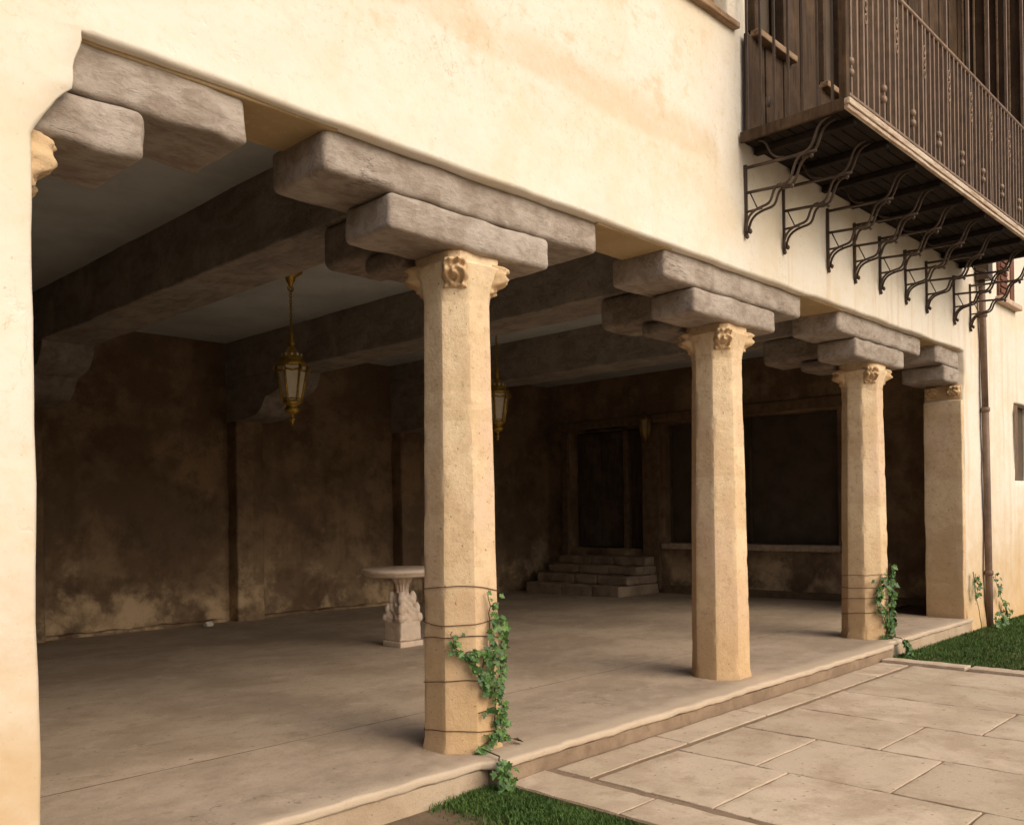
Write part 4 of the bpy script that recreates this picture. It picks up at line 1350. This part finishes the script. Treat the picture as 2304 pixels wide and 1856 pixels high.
ivy('ivy_vine', (3.72, -0.2, -0.2), 'large leafy green ivy climbing the front of the nearest column', [
    ([(3.69, -0.19, -0.2), (3.67, -0.19, -0.09), (3.66, -0.17, 0.0)], 62, 0.036),
    ([(3.66, -0.17, 0.0), (3.88, 0.08, 0.09), (3.88, 0.08, 0.28), (3.855, 0.08, 0.46), (3.84, 0.08, 0.64), (3.84, 0.08, 0.81), (3.835, 0.08, 0.97)], 74, 0.020),
    ([(3.87, 0.08, 0.36), (3.95, 0.08, 0.50), (3.975, 0.08, 0.64), (3.94, 0.08, 0.72)], 38, 0.028),
    ([(3.82, 0.08, 0.34), (3.79, 0.08, 0.38), (3.715, 0.1, 0.50), (3.675, 0.14, 0.60), (3.63, 0.18, 0.645), (3.622, 0.18, 0.74)], 36, 0.017),
    ([(3.80, 0.08, 0.60), (3.74, 0.08, 0.62), (3.69, 0.12, 0.615), (3.665, 0.15, 0.59)], 22, 0.014),
    ([(3.80, 0.08, 0.38), (3.77, 0.08, 0.50), (3.80, 0.08, 0.62), (3.88, 0.08, 0.60)], 32, 0.026),
    ([(3.89, 0.08, 0.18), (3.96, 0.08, 0.24), (3.985, 0.08, 0.30)], 13, 0.014),
    ([(3.89, 0.08, 0.20), (3.96, 0.07, 0.16), (4.01, 0.06, 0.09), (4.06, 0.04, 0.02)], 13, 0.014),
    ([(3.86, 0.08, 0.09), (3.82, 0.08, 0.085), (3.77, 0.08, 0.11)], 7, 0.012),
    ([(3.87, 0.08, 0.26), (3.80, 0.08, 0.25), (3.73, 0.09, 0.245)], 5, 0.010),
    ([(3.95, 0.07, 0.70), (3.97, 0.07, 0.76), (3.95, 0.07, 0.82)], 9, 0.012),
], CX[0], 0.043, 5)
ivy('ivy_vine', (9.95, -0.17, -0.2), 'slim green ivy climbing the right side of the farthest column', [
    ([(9.98, -0.17, -0.2), (9.94, -0.16, -0.08), (9.90, -0.12, 0.01)], 50, 0.035),
    ([(9.90, -0.12, 0.01), (10.04, 0.05, 0.11), (10.06, 0.08, 0.20), (10.035, 0.08, 0.38), (10.06, 0.08, 0.60), (10.10, 0.08, 0.83)], 92, 0.024),
    ([(10.04, 0.08, 0.13), (9.93, 0.1, 0.20), (9.865, 0.13, 0.31), (9.85, 0.14, 0.45), (9.865, 0.13, 0.58), (9.89, 0.11, 0.70)], 68, 0.025),
], CX[2], 0.058, 7)
ivy('young_plant', (12.66, -0.12, -0.2), 'spindly young climber against the far pier, left of the downpipe', [
    ([(12.68, -0.10, -0.2), (12.60, -0.08, 0.12), (12.54, -0.06, 0.32), (12.50, -0.05, 0.60)], 0, 0.03),
    ([(12.56, -0.06, 0.22), (12.54, -0.06, 0.40), (12.52, -0.05, 0.60)], 22, 0.05),
    ([(12.60, -0.06, 0.3), (12.68, -0.06, 0.42), (12.66, -0.05, 0.52)], 10, 0.03)], None, 0.05, 9)
ivy('young_plant', (13.75, -0.12, -0.2), 'spindly young climber on the wall, right of the downpipe', [
    ([(13.95, -0.10, -0.2), (13.82, -0.07, 0.0), (13.66, -0.06, 0.16), (13.52, -0.05, 0.34), (13.42, -0.05, 0.52)], 34, 0.045),
    ([(13.9, -0.1, -0.2), (13.78, -0.07, -0.05), (13.74, -0.06, 0.02)], 16, 0.05)], None, 0.056, 10)
ivy('young_plant', (13.0, -0.2, -0.2), 'low leafy clump growing at the foot of the downpipe', [
    ([(12.92, -0.2, -0.2), (12.95, -0.18, -0.08), (13.0, -0.16, 0.02)], 22, 0.05),
    ([(13.25, -0.2, -0.2), (13.28, -0.18, -0.1), (13.3, -0.16, -0.02)], 22, 0.05)], None, 0.065, 12)
dl = bpy.data.objects.new('fallen_leaf', leaf_mesh('fallen_leaf', M['dead_leaf'], 0.3))
COL.objects.link(dl)
dl.matrix_world = Matrix.Translation((4.05, 0.03, 0.022)) @ Matrix.Rotation(1.1, 4, 'Z') @ Matrix.Rotation(0.5, 4, 'X') @ Matrix.Diagonal((0.06, 0.06, 0.06, 1))
tag(dl, 'brown fallen ivy leaf lying on the step edge right of the nearest column', 'leaf')

# ------------------------------------------------------------------ grass
def grass(name, n, region, seed, hmin, hmax):
    rnd = random.Random(seed)
    vs, fs = [], []
    made = 0
    while made < n:
        p = region(rnd)
        if p is None: continue
        x, y = p
        h = rnd.uniform(hmin, hmax)
        a = rnd.uniform(0, 2 * PI)
        lean = rnd.uniform(0.1, 0.7) * h
        wd = rnd.uniform(0.0025, 0.0045)
        b = len(vs)
        sx, sy = math.cos(a) * wd, math.sin(a) * wd
        la = rnd.uniform(0, 2 * PI)
        lx, ly = math.cos(la) * lean, math.sin(la) * lean
        vs += [(x - sx, y - sy, GZ - .005), (x + sx, y + sy, GZ - .005), (x + sx * .8 + lx * .35, y + sy * .8 + ly * .35, GZ + h * .6), (x - sx * .8 + lx * .35, y - sy * .8 + ly * .35, GZ + h * .6), (x + lx, y + ly, GZ + h)]
        fs += [(b, b + 1, b + 2, b + 3), (b + 3, b + 2, b + 4)]
        made += 1
    o = mesh(name, vs, fs, M['grass'], None, False)
    o['kind'] = 'stuff'
    return o


def reg_left(r):
    x, y = 3.75 - abs(r.gauss(0, 0.20)), -0.06 - r.random() ** 1.4 * 1.3
    if x < 3.12 + 0.25 * r.random(): return None
    return x, y


def reg_right(r):
    x = r.uniform(9.47, 15.5)
    y = -0.05 - r.random() ** 1.2 * 3.2
    return x, y


tag(grass('lawn_grass', 20000, reg_left, 3, 0.012, 0.055), 'small patch of short green grass at the foot of the nearest ivy', 'grass')
tag(grass('lawn_grass', 80000, reg_right, 4, 0.014, 0.05), 'green lawn beyond the paved walk, below the far pier', 'grass')
